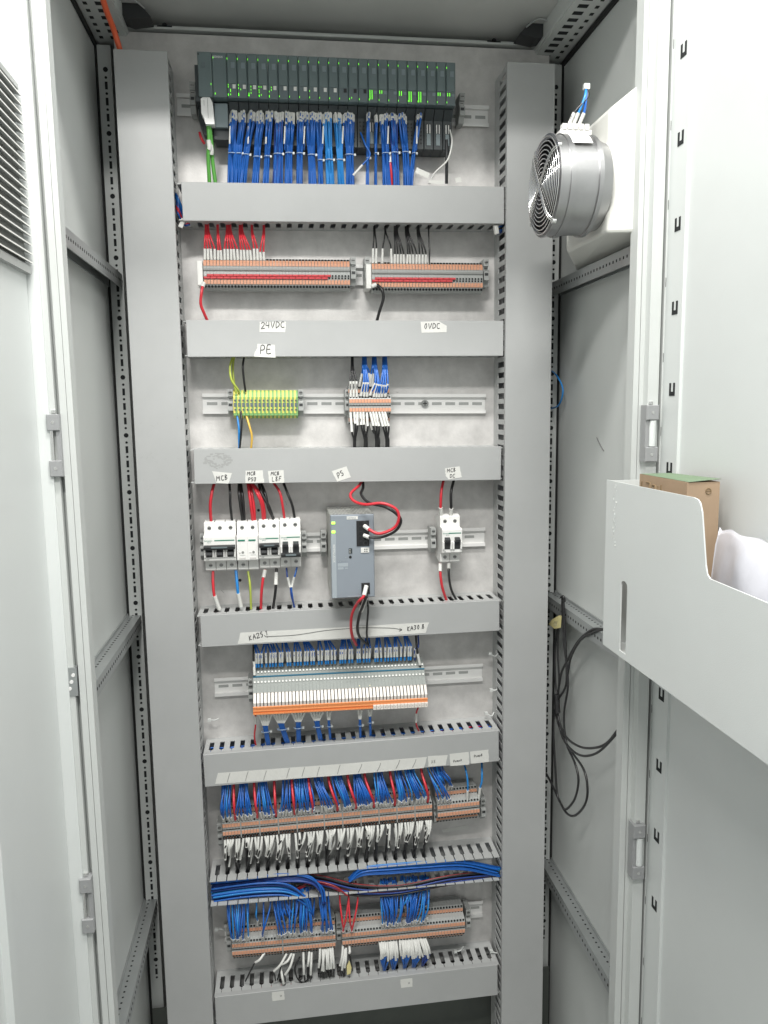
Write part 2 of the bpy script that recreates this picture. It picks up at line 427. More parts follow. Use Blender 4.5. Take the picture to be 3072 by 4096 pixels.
t_.add([(700.5, y0, zt_+.2), (x1_+2, y0, zt_+.2), (x1_+1.5, y1-1, zt_+3.2), (701.5, y1-1, zt_+.3)], [(3, 2, 1, 0)], 'card')
o = t_.build('lid', None, (720, -500, zb_)); o.parent = cbx; o.location = (0, 0, 0)
t_ = MB()
def boxink(y, z, pts, s): t_.tube([(699.6, y-a*s, z+bb*s) for a, bb in pts], .9, 'card_ink', 4, sub=1)
for i, gl in enumerate(([(0, 0), (.3, 1.4)], [(0, 1.4), (1, 1.4), (.5, 0)], [(.1, 0), (.1, 1.2), (.9, 1.2), (.9, 0), (.1, 0), (.1, .6), (.9, .6)], [(.9, 1.4), (.9, 0), (.9, .6), (.1, .6), (.1, 1.2)])):
    boxink(-449-15*i, zt_-24, gl, 11)
q0 = G(2835, 1965, 567)
t_.tube([(q0.x+3.5*math.cos(a), -566.4, q0.z+3.5*math.sin(a)) for a in [i*.7 for i in range(9)]], .5, 'card_ink', 4, closed=True, sub=1)
t_.tube([(q0.x-3, -566.4, q0.z), (q0.x+3, -566.4, q0.z+.5)], .5, 'card_ink', 4, sub=1)
o = t_.build('print', None, (720, -500, zb_)); o.parent = cbx; o.location = (0, 0, 0)
# plastic bag in the pocket
bg = MB(); nu = 34; vv = []
def topz(y): 
    u = (-578-y)/350.0; return -114+8*math.sin(min(u*5, 1.6))-120*max(u-.35, 0)+4*math.sin(u*13)
prof = [(0, 0), (-7, .35), (-4, .7), (6, .9), (18, 1.0), (27, .93), (31, .6), (31, 0)]; nv = len(prof)
for i in range(nu):
    u = i/(nu-1); y = -578-350*u; tz = topz(y)
    for j, (dx, f) in enumerate(prof):
        w_ = math.sin(u*23+j*1.7)*3.4+math.sin(u*47-j*2.3)*2.6+math.sin(u*9+j*j)*3
        vv.append((703+dx*(.35+.65*min(u*4, 1))+26*max(1-u*3.6, 0)+w_*min(u*6+.15, 1)*(0 if j in (0, nv-1) else 1), y, bz+4+(tz-bz-4)*f+w_*.8))
ff = [(i*nv+j, (i+1)*nv+j, (i+1)*nv+j+1, i*nv+j+1) for i in range(nu-1) for j in range(nv-1)]
ff += [tuple(range(nv))[::-1], tuple((nu-1)*nv+j for j in range(nv))]
bg.add(vv, ff, 'bag', True)
o = bg.build('plastic_bag', None, (720, -700, bz+5)); tag(o, 'crumpled white plastic bag tucked in the door pocket beside the box', 'bag')
ss = o.modifiers.new('s', 'SUBSURF'); ss.levels = 1; ss.render_levels = 1
# ---- left door, swung open
d = MB(); lx = -72
strip(d, -40, 77, 250, 372, 396, 14, 'door_paint')
lo = cb(d, 'door'); lo['label'] = 'left door leaf swung open, with a slatted vent'
A = G(27, 0, 396); lx = A.x
def lp(px, py): return GX(px, py, lx+2)
d = MB(); d.box(lx-3, lx, -1190, -397, ZB+20, 690, 'door_paint'); d.box(lx, lx+8, -640, -622, ZB+20, -300, 'door_paint'); sub(d, 'door_panel', lo)
va, vb = lp(104, 1060), lp(50, 345); gz0, gz1 = lp(104, 1065).z, lp(50, 350).z
v_ = MB(); v_.box(lx, lx+7, -606, -600, gz0, gz1, 'plastic_grey'); v_.box(lx, lx+7, -600, -399, gz0-9, gz0, 'plastic_grey')
v_.box(lx, lx+7, -600, -399, gz1, gz1+6, 'plastic_grey'); v_.box(lx+.1, lx+.6, -600, -399, gz0, gz1, 'plastic_mid')
n = 19
for k in range(n):
    z = gz0+(gz1-gz0)*(k+.4)/n
    v_.prism([(lx+.6, z+3.6), (lx+8.2, z+.7), (lx+9, z+.7), (lx+9, z-.9), (lx+8.2, z-.9), (lx+.6, z+2.4)], -600, -399, 'plastic_grey', 'y')
    v_.box(lx+9, lx+9.3, -600, -399, z-.9, z+.7, 'white')
sub(v_, 'vent_grille', lo)

# ================================================================ the room
b = MB(); b.box(-4000, 4000, -5000, 1500, -1506, -1500, 'floor'); o = b.build('floor'); tag(o, None, None, kind='structure')
b = MB(); b.box(-3000, XL-120, 1390, 1400, -1498, 1800, 'wall'); b.box(XR+100, 4000, 1390, 1400, -1498, 1800, 'wall'); o = b.build('room_wall'); tag(o, None, None, kind='structure')

# ================================================================ CABLE DUCTS
DH, DV = 72, 80
def fingers(mb, L, z, t, y0, y1, dep, pitch, slot, start, m, along='x', zc=None, cover=True):
    # a slotted side wall: L along the duct, z = its height, t = thickness (signed), open slots from depth y0 to y1
    def bx(a0, a1, d0, d1):
        if along == 'x': mb.box(a0, a1, -d1, -d0, z, z+t, m)
        else: mb.box(z, z+t, -d1, -d0, a0, a1, m)
    bx(0, L, 1.5, y0)
    n = int((L-start)/pitch)+1; prev = 0
    for k in range(n+1):
        c = start+pitch*k
        a0 = c-pitch+slot/2; a1 = c-slot/2
        a0 = max(a0, 0); a1 = min(a1, L)
        if a1 > a0: bx(a0, a1, y0, y1)
        sl_ = .45 if cover else 1; b0 = max(c-pitch+sl_, 0); b1 = min(c-sl_, L)
        if b1 > b0:
            if along == 'x': mb.prism([(a0, -y1), (a1, -y1), (b1, -y1-3), (b0, -y1-3)], z, z+t, m, 'z')
            else: bx(b0, b1, y1, y1+2)
            bx(b0, b1, y1+3 if along == 'x' else y1+2, dep)
def hduct(no, TL, BL, TR, BR, label, cover=True, wires=()):
    a = G(*TL, DH); b_ = G(*TR, DH); c = G(*BL, DH); e = G(*BR, DH)
    x0 = 84; x1 = 622
    L = x1-x0; ang = math.atan2(b_.z-a.z, b_.x-a.x); h = ((a.z-c.z)+(b_.z-e.z))/2
    za = a.z+(x0-a.x)*math.tan(ang); zb = za-h
    t = empty('cable_duct', (x0, 0, zb), label, 'cable duct', 'grey slotted cable ducts', -ang)
    m = MB(); m.box(0, L, -1.5, 0, 1, h-1, 'duct_body')
    fingers(m, L, h-3, 1.5, 17, 49, DH-3, 18.35, 8.2, 12, 'duct_body', cover=cover); fingers(m, L, 1.5, 1.5, 17, 49, DH-3, 18.35, 8.2, 12, 'duct_body', cover=cover)
    m.build('slotted_body', t)
    if cover:
        cx0 = a.x-x0; cx1 = b_.x-x0
        cx0 = (a.x+c.x)/2-x0; cx1 = (b_.x+e.x)/2-x0
        m = MB(); m.box(cx0, cx1, -DH, -DH+1.6, 0, h, 'duct', .5)
        m.box(cx0, cx1, -DH+1.6, -DH+10, h-1.4, h, 'duct'); m.box(cx0, cx1, -DH+1.6, -DH+10, 0, 1.4, 'duct')
        m.build('cover', t)
    return dict(z=za, zb=zb, h=h, ang=ang, x0=x0, t=t, L=L)
DU = {}
DU[1] = hduct(1, (722, 727), (735, 876), (2019, 747), (2015, 901), 'uppermost horizontal grey duct, directly under the controller rack')
DU[2] = hduct(2, (742, 1280), (751, 1428), (2015, 1283), (2012, 1423), 'horizontal grey duct carrying the 24VDC, PE and 0VDC tape labels')
DU[3] = hduct(3, (774, 1796), (776, 1935), (2007, 1786), (2000, 1921), 'horizontal grey duct carrying the MCB tape labels, above the breakers')
DU[4] = hduct(4, (802, 2462), (805, 2587), (1999, 2401), (1997, 2525), 'horizontal grey duct under the breakers with the long arrow tape')
DU[5] = hduct(5, (815, 3020), (819, 3142), (1998, 2922), (1995, 3051), 'horizontal grey duct under the relays with a marked tape strip')
DU[6] = hduct(6, (846, 3527), (849, 3638), (2002, 3427), (1992, 3525), 'open grey duct without a cover, full of loose blue wires', cover=False)
DU[7] = hduct(7, (861, 3989), (865, 4105), (1990, 3859), (1992, 3990), 'lowest horizontal grey duct with two small white stickers')
def duct_z(no, x, top): D = DU[no]; return D['zb']+(x-D['x0'])*math.tan(D['ang'])+(D['h'] if top else 0)
def vduct(side, label):
    tl, tr = ((454, 194), (666, 205)) if side == 0 else ((2031, 249), (2220, 252))
    bl_, br_ = ((669, 4096), (855, 4096)) if side == 0 else ((2005, 4096), (2170, 4096))
    A, B, C_, D_ = G(*tl, DV), G(*tr, DV), G(*br_, DV), G(*bl_, DV)
    zt2 = (A.z+B.z)/2; x0 = (A.x+D_.x)/2; x1 = (B.x+C_.x)/2; zb2 = -1330
    ang = math.atan2(((A.x+B.x)-(D_.x+C_.x))/2, A.z-D_.z)
    t = empty('cable_duct', ((D_.x+C_.x)/2-(D_.z-zb2)*math.tan(ang), 0, zb2), label, 'cable duct', 'grey slotted cable ducts', ang)
    w = (x1-x0)/2; H = zt2-zb2
    m = MB(); m.box(-w+1, w-1, -1.5, 0, 0, H, 'duct_body')
    fingers(m, H, w-3, 1.5, 27, 71, DV-3, 18.2, 9.6, 10, 'duct_body', 'z'); fingers(m, H, -w+1.5, 1.5, 27, 71, DV-3, 18.2, 9.6, 10, 'duct_body', 'z')
    m.build('slotted_body', t)
    m = MB(); m.box(-w, w, -DV, -DV+1.6, 0, H, 'duct', .6); m.box(-w, -w+1.4, -DV+1.6, -DV+9, 0, H, 'duct'); m.box(w-1.4, w, -DV+1.6, -DV+9, 0, H, 'duct')
    for i in range(22):                       # pencil scuffs low on the face
        if side == 0:
            zz = H-random.uniform(560, 760); xx = random.uniform(-w+8, w-8)
            m.tube([(xx, -DV-.05, zz), (xx+random.uniform(-5, 5), -DV-.05, zz+random.uniform(-4, 4))], .12, 'plastic_mid', 4, sub=1)
    m.build('cover', t)
    # loose wires inside
    return t, zt2
VL, vzt = vduct(0, 'left vertical grey duct running the height of the panel')
VR, _ = vduct(1, 'right vertical grey duct running the height of the panel')

# ---------------------------------------------------------------- wires
def wire(name, pts, r, m, label, cat='wire', group=None, sleeves=(), n=6, sub=6):
    P = [Vector(p) for p in pts]; w = MB(); w.tube(P, r, m, n, sub=sub)
    o = w.build(name, None, P[0]); tag(o, label, cat, group)
    for (q0, q1) in sleeves: sleeve(o, q0, q1, r, P[0])
    return o
def sleeve(par, q0, q1, r, org, m='sleeve', mid=None, txt=True):
    s = MB(); pts = [Vector(q0), Vector(q1)] if mid is None else [Vector(q0), Vector(mid), Vector(q1)]
    s.tube(pts, r+(.75 if r < 2 else 1.15), m, 7, sub=1 if mid is None else 4)
    o = s.build('marker_sleeve', par, org); return o
def bundle(name, label, group, wires, cat='wire bundle', tie=None):
    """wires: list of (points, radius, material, sleeve or None)"""
    org = Vector(wires[0][0][0])
    t = empty(name, org, label, cat, group)
    for pts, r, m, sl in wires:
        w = MB(); w.tube(pts, r, m, 6, sub=5); o = w.build('wire', t, org)
        if sl: sleeve(o, sl[0], sl[1], r, org, 'sleeve', sl[2] if len(sl) > 2 else None)
    if tie:
        c, ax, rx, ry = tie; k = MB(); ax = Vector(ax).normalized(); a = Vector((1, 0, 0)); a = (a-ax*a.dot(ax)).normalized(); b2 = ax.cross(a)
        k.tube([Vector(c)+a*rx*math.cos(th)+b2*ry*math.sin(th) for th in [i*math.pi/6 for i in range(12)]], .8, 'tie_clear', 5, closed=True, sub=1)
        k.box(c[0]+rx-.5, c[0]+rx+2.6, c[1]-2.5, c[1]+1.5, c[2]-1.7, c[2]+1.7, 'tie'); k.build('cable_tie', t, org)
    return t
rnd = random.uniform

# wires lying inside the ducts, seen through the slots
for no, cols in ((1, ['black', 'black', 'red', 'red', 'blue']), (2, ['blue', 'black', 'brown', 'blue']), (3, ['blue', 'black', 'blue']), (4, ['black', 'red', 'blue', 'black', 'black']),
                 (5, ['blue', 'darkblue', 'blue', 'red', 'blue', 'blue', 'darkblue', 'red', 'blue']), (7, ['black', 'red', 'black', 'darkblue', 'black'])):
    W_ = []
    for i in range(len(cols)*(3 if no == 5 else 2)):
        c = cols[i % len(cols)]; dz = rnd(8, 52); dd = rnd(14, 60)
        if no in (5, 7) and i % 2: dz = rnd(40, 50)
        if no == 5 and c == 'red': dz = rnd(46, 51)
        zz = lambda x: duct_z(no, x, False)+min(max(dz, 8), 52)
        xs = (92, 200, 310, 420, 530, 615)
        if no == 5 and c == 'red': xs = (400, 450, 500, 540, 580, 615)
        pts = [(x, -dd+rnd(-5, 5), zz(x)+rnd(-5, 1.5)) for x in xs]
        W_.append((pts, 1.6, c, None))
    bundle('wire_bundle', 'loose wires lying inside the %s horizontal duct, seen through its slots' % ORD[no-1], 'wires laid inside the ducts', W_)
for side, x0, cols in ((0, 42, ['darkblue', 'black', 'blue', 'brown', 'black', 'darkblue', 'black', 'black']), (1, 663, ['blue', 'darkblue', 'black', 'black', 'blue', 'brown', 'blue', 'darkblue', 'black', 'darkblue'])):
    W_ = []
    for i in range(20):
        c = cols[i % len(cols)]; xx = x0+rnd(-33, 33); dd = rnd(18, 68)
        if c == 'brown': pts = [(xx, -dd, z) for z in (350, 250, 180, 100)]
        else: pts = [(xx+rnd(-5, 5), -dd+rnd(-4, 4), z) for z in (560, 300, 50, -200, -500, -800, -1100, -1300)]
        W_.append((pts, 1.7, c, None))
    if side == 1:
        for k in range(6): W_.append(([(x0-30+k*3, -dd_, z) for dd_, z in ((40+k*4, 340), (48+k*3, 260), (44+k*4, 190))], 1.7, 'red', None))
    bundle('wire_bundle', 'wires running down inside the %s vertical duct' % ('left', 'right')[side], 'wires laid inside the ducts', W_)
b = MB()

# ================================================================ DIN RAILS
def rail(tl, bl, tr, br, label):
    a, b_ = G(*tl, 7), G(*tr, 7); c = G(*bl, 7); e = G(*br, 7)
    L = math.hypot(b_.x-a.x, b_.z-a.z); ang = math.atan2((b_.z+e.z)-(a.z+c.z), (b_.x+e.x)-(a.x+c.x)); zc = (a.z+c.z)/2
    t = MB(); h = 17.5
    t.box(0, L, -1.2, 0, -12.5, 12.5, 'rail'); t.box(0, L, -7.5, -1, 11.5, 12.6, 'rail'); t.box(0, L, -7.5, -1, -12.6, -11.5, 'rail')
    t.box(0, L, -7.6, -6.5, 12.6, h, 'rail'); t.box(0, L, -7.6, -6.5, -h, -12.6, 'rail')
    k = 0
    while 16+25*k < L-12:
        x = 16+25*k; t.box(x-9, x+9, -1.35, -1.1, -2.6, 2.6, 'plastic_grey'); k += 1
    o = t.build('din_rail', None, (0, 0, 0)); o.location = Vector((a.x, 0, zc))*.001; o.rotation_euler = (0, -ang, 0)
    tag(o, label, 'mounting rail', 'galvanised mounting rails'); return a.x, zc, ang, L
R1 = rail((705, 371), (705, 464), (1955, 420), (1955, 511), 'galvanised rail behind the controller rack at the top')
R2 = rail((805, 1052), (805, 1132), (1955, 1066), (1955, 1146), 'galvanised rail behind the two orange terminal strips')
R3 = rail((808, 1574), (808, 1655), (1943, 1576), (1943, 1653), 'galvanised rail with the green and yellow earth terminals')
R4 = rail((800, 2142), (800, 2222), (1941, 2111), (1938, 2183), 'galvanised rail holding the breakers and the power supply')
R5 = rail((856, 2712), (858, 2789), (1931, 2653), (1931, 2725), 'galvanised rail behind the relay row')
R6 = rail((868, 3275), (870, 3350), (1935, 3170), (1935, 3240), 'galvanised rail behind the crowded double-level terminals')
R7 = rail((896, 3697), (898, 3768), (1931, 3601), (1933, 3669), 'lowest galvanised rail, empty at its right end')
def rz(R, x): return R[1]+(x-R[0])*math.tan(R[2])
b = MB(); q = G(1700, 1614, 6); b.cyl((q.x, -6, q.z), (0, 1, 0), 6.5, 5, 'screw', 14); b.box(q.x-4, q.x+4, -6.3, -5.9, q.z-.7, q.z+.7, 'hole'); b.box(q.x-.7, q.x+.7, -6.3, -5.9, q.z-4, q.z+4, 'hole')
tag(b.build('screw', None, (q.x, -6, q.z)), 'cross-head screw fixing the rail right of the middle terminals', 'screw')

# end clamps
def make_clamp():
    t = empty('end_clamp', (0, 0, 0), 'x', 'end clamp', 'grey end clamps on the rails')
    m = MB(); m.prism([(-6, -22), (-30, -22), (-36, -12), (-42, -12), (-42, 2), (-36, 4), (-36, 12), (-40, 12), (-40, 24), (-6, 24)], 0, 9, 'plastic_grey'); m.build('body', t)
    for z in (18.5, 8.5): s = MB(); s.cyl((4.5, -40.6 if z > 12 else -36.6, z), (0, 1, 0), 3.1, 1, 'screw', 12); s.box(1.8, 7.2, -40.9 if z > 12 else -36.9, -40 if z > 12 else -36, z-.5, z+.5, 'hole'); s.build('screw', t)
    s = MB(); s.cyl((4.5, -31, -17), (0, 1, 0), 3.4, 1, 'chrome', 12); s.build('screw', t)
    s = MB(); s.box(1.5, 7.5, -42.4, -41.8, -4.5, 0, 'black_matt'); s.build('marker_slot', t)
    return t
cl0 = make_clamp(); used = False
CL = [(762, 1, 'left of the controller rack'), (1836, 1, 'right of the controller rack'), (1402, 2, 'right of the 24VDC terminal strip'), (1458, 2, 'left of the 0VDC terminal strip'),
      (1932, 2, 'right of the 0VDC terminal strip'), (912, 3, 'left of the green and yellow earth terminals'), (1193, 3, 'right of the green and yellow earth terminals'),
      (1380, 3, 'left of the middle terminal block with blue wires'), (801, 4, 'left of the three-pole breaker'), (1206, 4, 'right of the row of four breakers'), (1284, 4, 'left of the grey power supply'), (1722, 4, 'left of the lone DC breaker'),
      (993, 5, 'left of the relay row'), (868, 6, 'left end of the crowded double-level terminals'), (1734, 6, 'between the two blocks of double-level terminals'), (1922, 6, 'right end of the double-level terminals'),
      (904, 7, 'left of the lowest terminals'), (1345, 7, 'in the middle of the lowest terminals'), (1862, 7, 'right of the lowest terminals')]
PYR = {1: 430, 2: 1100, 3: 1614, 4: 2180, 5: 2740, 6: 3270, 7: 3700}
for px, rr, ds in CL:
    R = (R1, R2, R3, R4, R5, R6, R7)[rr-1]; x = G(px, PYR[rr], 35).x; loc = (x, 0, rz(R, x))
    if not used: cl0.location = Vector(loc)*.001; cl0.rotation_euler = (0, -R[2], 0); cl0['label'] = 'grey end clamp '+ds; used = True
    else: dup(cl0, loc, -R[2], 'grey end clamp '+ds)

# ================================================================ CONTROLLER RACK (top row)
a, b_, Lp, ang = row((787, 205), (1822, 250), 75)
zb = G(1300, 403, 75).z; hp = (a.z+b_.z)/2-zb
plc = empty('controller_rack', (a.x, 0, a.z), 'dark teal modular controller rack with rows of small green lights', 'controller', None, -ang)
fw = [22.5, 22.5]+[(Lp-45)/23]*23; x = 0
zL = -(a.z-G(905, 575, 45).z)
def plc_front(w, kind):
    m = MB(); m.box(.25, w-.25, -75, -12, -hp, 0, 'plc', 1.0); return m
LEDS = {0: [(1, 1), (0, .5)]}
pat = {2: [(0, 0), (0, .2), (1, .45), (1, .6), (0, .95), (1, .9)], 3: [(0, 0), (0, .3), (1, .4), (0, .8), (0, .95)], 4: [(1, .1), (1, .4), (0, .75), (0, .95), (1, .7)],
       5: [(0, .1), (1, .1), (0, .4), (0, .6), (0, .95), (1, .85)], 6: [(1, .1), (1, .35), (0, .5), (0, 1)], 10: [(0, .3)], 14: [(1, .8)]}
brt = {16: 8, 17: 3, 19: 4, 20: 9, 21: 9, 23: 3, 24: 3, 22: 0}
for i, w in enumerate(fw):
    m = MB()
    if i == 0: m.box(-5, w-.25, -70, -8, -hp-6, -18, 'plc_dark'); 
    m.box(.25, w-.25, -75, -12, -hp, 0, 'plc', 1.0)
    if i >= 2:
        m.box(1.2, w-1.2, -75.3, -74.9, -hp+1.5, -hp*.70, 'plc_low')
        m.box(1.5, w-1.5, -76.2, -75, -hp*.69, -14, 'plc', .4)
    mod = m.build('io_module' if i >= 2 else ('interface_module' if i else 'server_module'), plc); mod.location = Vector((x, 0, 0))*.001
    if i >= 2:
        s = MB(); s.box(w*.42, w*.80, -76.6, -76.1, -23, -14.5, 'plc_label'); s.build('label_field', mod); s = MB()
        if i <= 12: s.box(w*.52, w*.82, -75.9, -75.2, -hp*.80, -hp*.71, 'sleeve')
        elif i <= 15: s.box(w*.52, w*.82, -75.9, -75.2, -hp*.80, -hp*.71, 'black')
        else: s.box(w*.60, w*.9, -75.9, -75.2, -hp*.80, -hp*.73, 'plc_label')
        s.build('cover_tab', mod)
    elif i == 1:
        s = MB(); s.box(1, 17, -75.6, -75, -9, -5, 'plc_label'); lf = s.build('label_field', mod)
        text(mod, 'SIEMENS', (1.6, -75.8, -8.6), 4.2, 'sleeve')
    else:
        s = MB(); s.box(6, 12, -75.6, -75, -24, -16, 'plc_low'); s.box(1, 3, -75.6, -75, -5, -3, 'hole'); s.build('label_field', mod)
    s = MB()
    def led(fx, z, h=2.2, ww=.75): s.box(fx-ww/2, fx+ww/2, -75.9, -75.25, z-h/2, z+h/2, 'led')
    if i == 0: led(w-2.5, -hp*.72, 3); led(w+3.5, -hp*.93, 2.6, 1.1)
    elif i == 1: led(2, -8.5, 2.4, .8)
    if i >= 2:
        led(1.2, -9, 2.7, .85); led(1.4, -hp+4, 2.5, .75)
        z0, z1 = -hp*.72, -hp*.96
        if i in pat:
            for c, u in pat[i]: led(1.6+c*3.4, z0+(z1-z0)*u, 2.2, .8)
        if i in brt:
            nn = brt[i]
            for c in (0, 1):
                for k in range(nn): led(2.8+c*3.4, z0-1.8*k-.6, 1.5, .95)
    s.build('status_light', mod)
    # base unit
    if i >= 2:
        s = MB(); s.box(.3, w-.3, -48, -10, -hp-62, -hp-2, 'plc_dark', .8)
        s.prism([(-62, -hp-2), (-48, -hp-16), (-12, -hp-16), (-12, -hp-2)], .6, w-.6, 'plc_dark')
        for k in range(6):
            s.cyl((w*.3, -48.6, -hp-22-6*k), (0, 1, 0), 1.2, .8, 'hole', 8); s.cyl((w*.68, -48.6, -hp-22-6*k), (0, 1, 0), 1.2, .8, 'hole', 8)
        if i in (16, 17, 18, 22, 23, 24):
            s.box(w*.30, w*.40, -48.9, -48.2, -hp-36, -hp-22, 'sleeve'); s.box(w*.58, w*.68, -48.9, -48.2, -hp-36, -hp-22, 'sleeve')
            s.box(w*.28, w*.70, -48.9, -48.2, -hp-55, -hp-37, 'plc_label')
        s.build('base_unit', mod)
    elif i == 1:
        s = MB(); s.box(-2, w+1, -50, -10, -hp-56, -hp-2, 'plc_dark'); s.box(0, 21, -58, -50, -hp-40, -hp-3, 'plc_label', .8)
        s.build('base_unit', mod)
    else:
        s = MB(); s.prism([(-4, -hp-4), (w, -hp-4), (w, -hp-48), (4, -hp-48), (-4, -hp-26)], -44, -10, 'plc_dark', 'y'); s.build('base_unit', mod)
    x += w
# network plug and green cables
q = G(828, 395, 62); q2 = G(835, 505, 62)
m = MB(); m.prism([(q.x-9, q.z-4), (q.x-3, q.z+1), (q.x+4, q.z+1), (q.x+9, q.z-9), (q.x+11, q2.z), (q2.x-4, q2.z), (q2.x-6, q2.z+8), (q.x-9, q2.z+16)], -72, -54, 'alu', 'y')
m.box(q.x+1.2, q.x+1.8, -72.3, -71.9, q2.z+9, q.z-3, 'plastic_mid'); m.box(q.x-4.4, q.x-3.9, -72.3, -71.9, q.z-14, q.z-6, 'plastic_mid')
m.mats = ['rail' if k == 'alu' else k for k in m.mats]
o = m.build('network_plug', None, (q.x, -62, q2.z)); tag(o, 'shiny metal network plug at the left end of the controller rack', 'plug')
for k, (pp, ds) in enumerate(((((833, 505), (836, 560), (833, 630), (838, 735)), 'left'), (((838, 505), (848, 590), (850, 640), (862, 735)), 'right'))):
    pts = [G(u, v, dd) for (u, v), dd in zip(pp, (60, 58-6*k, 50-6*k, 38))]
    w = MB(); w.tube(pts, 3.1, 'green', 10, sub=6); o = w.build('network_cable', None, pts[0]); tag(o, '%s one of two green network cables dropping from the metal plug' % ds, 'cable', 'green network cables')
    s = MB(); s.tube([G(834+8*k, 560, 58-4*k), G(838+8*k, 590+12*k, 56-4*k), G(836+9*k, 598+20*k, 55-5*k)], 3.8, 'paper', 8, sub=3); s.build('marker_sleeve', o, pts[0])
pts = [G(798, 530, 40), G(806, 555, 44), G(818, 575, 40)]; wire('red_wire', pts, 2.2, 'red', 'short stub of red wire beside the green network cables')

# blue wire bundles below the rack
BB = [(933, 926, 8, 10), (968, 948, 8, 8), (1007, 970, 8, 9), (1040, 1020, 10, 9), (1078, 1063, 8, 7), (1116, 1109, 12, 12), (1159, 1154, 12, 10), (1201, 1199, 9, 8), (1239, 1251, 13, 10),
      (1275, 1284, 8, 6), (1309, 1322, 10, 10), (1351, 1364, 10, 9), (1395, 1400, 14, 12), (1474, 1469, 3, 3), (1503, 1502, 2, 2), (1534, 1547, 9, 9), (1571, 1583, 11, 10), (1609, 1628, 10, 9), (1676, 1642, 5, 4)]
for i, (pt, pb, wt, wb) in enumerate(BB):
    n = max(3, int(wt)); W_ = []; colr = 'lightblue' if i in (10, 11) else 'blue'
    ty = rnd(610, 645); tc = G(pt+(pb-pt)*.62, ty, 46)
    for k in range(n):
        f = (k/(n-1)-.5) if n > 1 else 0; f2 = f+rnd(-.15, .15); dj = rnd(-4, 5)
        y0 = 472+rnd(-14, 14)
        p0 = G(pt+f*wt*2.7, y0-22, 50); p1 = G(pt+f*wt*2.6+rnd(-3, 3), y0+14, 57+dj); p2 = Vector((tc.x+f2*wb*.95, tc.y-2+dj*.8, tc.z+rnd(-1, 1)))
        p15 = G(pt+(pb-pt)*.3+f*wt*2.35, 545, 57+dj*1.3)
        p3 = G(pb+f2*wb*2.7, 740, 38+dj); p4 = Vector((p3.x, p3.y, duct_z(1, p3.x, True)-8))
        W_.append(([p0, p1, p15, p2, p3, p4], 1.62, colr if (k % 5 or i not in (5, 16)) else 'darkblue', (p0, p1)))
        if k == 0 and i % 2 == 0 and n > 4:
            W_.append(([G(pt-wt*1.6, 520, 64), G(pt-wt*1.75, 600, 62)], .6, 'blue', (G(pt-wt*1.6, 505, 64), G(pt-wt*1.8, 575, 62))))
    bundle('wire_bundle', '%s blue wire bundle from the left hanging under the controller rack' % ORD[i], 'blue wire bundles under the controller rack', W_,
           tie=((tc.x, tc.y-2, tc.z), (0, 0, 1), wb*.5+1.5, 5.6))
# odd wires at the right
wire('white_wire', [G(1800, 520, 50), G(1808, 570, 58), G(1790, 640, 60), G(1740, 690, 56), G(1715, 735, 52)], 1.5, 'sleeve', 'slack white wire curving down at the right end of the controller rack')
wire('black_wire', [G(1786, 560, 48), G(1787, 640, 52), G(1786, 735, 40)], 2.6, 'black_matt', 'short thick black wire under the right end of the controller rack')
wire('blue_wire', [G(1442, 530, 50), G(1462, 580, 60), G(1480, 620, 60), G(1450, 660, 58), G(1416, 700, 54)], 1.4, 'blue', 'slack blue wire with a white sleeve sticking out between the bundles', sleeves=((G(1450, 660, 58), G(1413, 701, 54)),))
wire('red_wire', [G(1560, 640, 44), G(1565, 690, 44), G(1568, 740, 38)], 2, 'red', 'red wire squeezed between two blue bundles under the rack', sleeves=((G(1560, 622, 44), G(1561, 650, 44)),))
for k, (px, py, a_, ds) in enumerate(((1690, 692, -22, 'tilted white paper tag hanging over the top duct edge'), (1745, 728, -4, 'flat white paper tag lying along the top duct edge'), (1833, 720, 12, 'small square white tag at the right end of the top duct'))):
    q = G(px, py, 58); m = MB(); w_, h_ = ((24, 9), (26, 6), (10, 8))[k]
    m.box(-w_/2, w_/2, -.4, 0, -h_/2, h_/2, 'paper'); o = m.build('paper_tag', None, (0, 0, 0)); o.location = q*.001; o.rotation_euler = (0, math.radians(-a_), 0); tag(o, ds, 'paper tag', 'paper tags at the top duct')

# ================================================================ TERMINAL STRIPS
def term_S(mb, w, red=0, red2=0, ns=0):
    """push-in feed-through terminal, one slice"""
    g = 'plastic_grey'
    mb.prism([(-6, -22), (-34, -27), (-41, -25), (-46, -19), (-47, -3), (-46.3, 3), (-45, 4), (-46.2, 5), (-46, 14), (-42, 21), (-36, 26), (-6, 20)], .12, w-.12, g)
    c = w/2
    mb.box(.5, w-.5, -46.9, -44, 12.5, 17.5, 'term_orange'); mb.prism([(-46.9, 17.5), (-43, 22), (-41, 20), (-44, 15)], .5, w-.5, 'term_orange')
    mb.cyl((c, -40.6, 24.3), (0, .75, -1), 2.1, 1, 'hole', 9)
    mb.box(.5, w-.5, -48, -45.6, -17, -10.5, 'term_orange'); mb.prism([(-48, -10.5), (-46, -8.5), (-45, -10.5)], c-.4, w-.6, 'term_orange')
    mb.cyl((c, -47.2, -21), (0, 1, .35), 2.1, 1.6, 'hole', 9)
    if not red:
        mb.box(c-1.4, c+1.2, -47.6, -47, -8, -5.2, 'hole'); mb.box(c-1.2, c+1.4, -47.6, -47, -4.2, -1.4, 'hole')
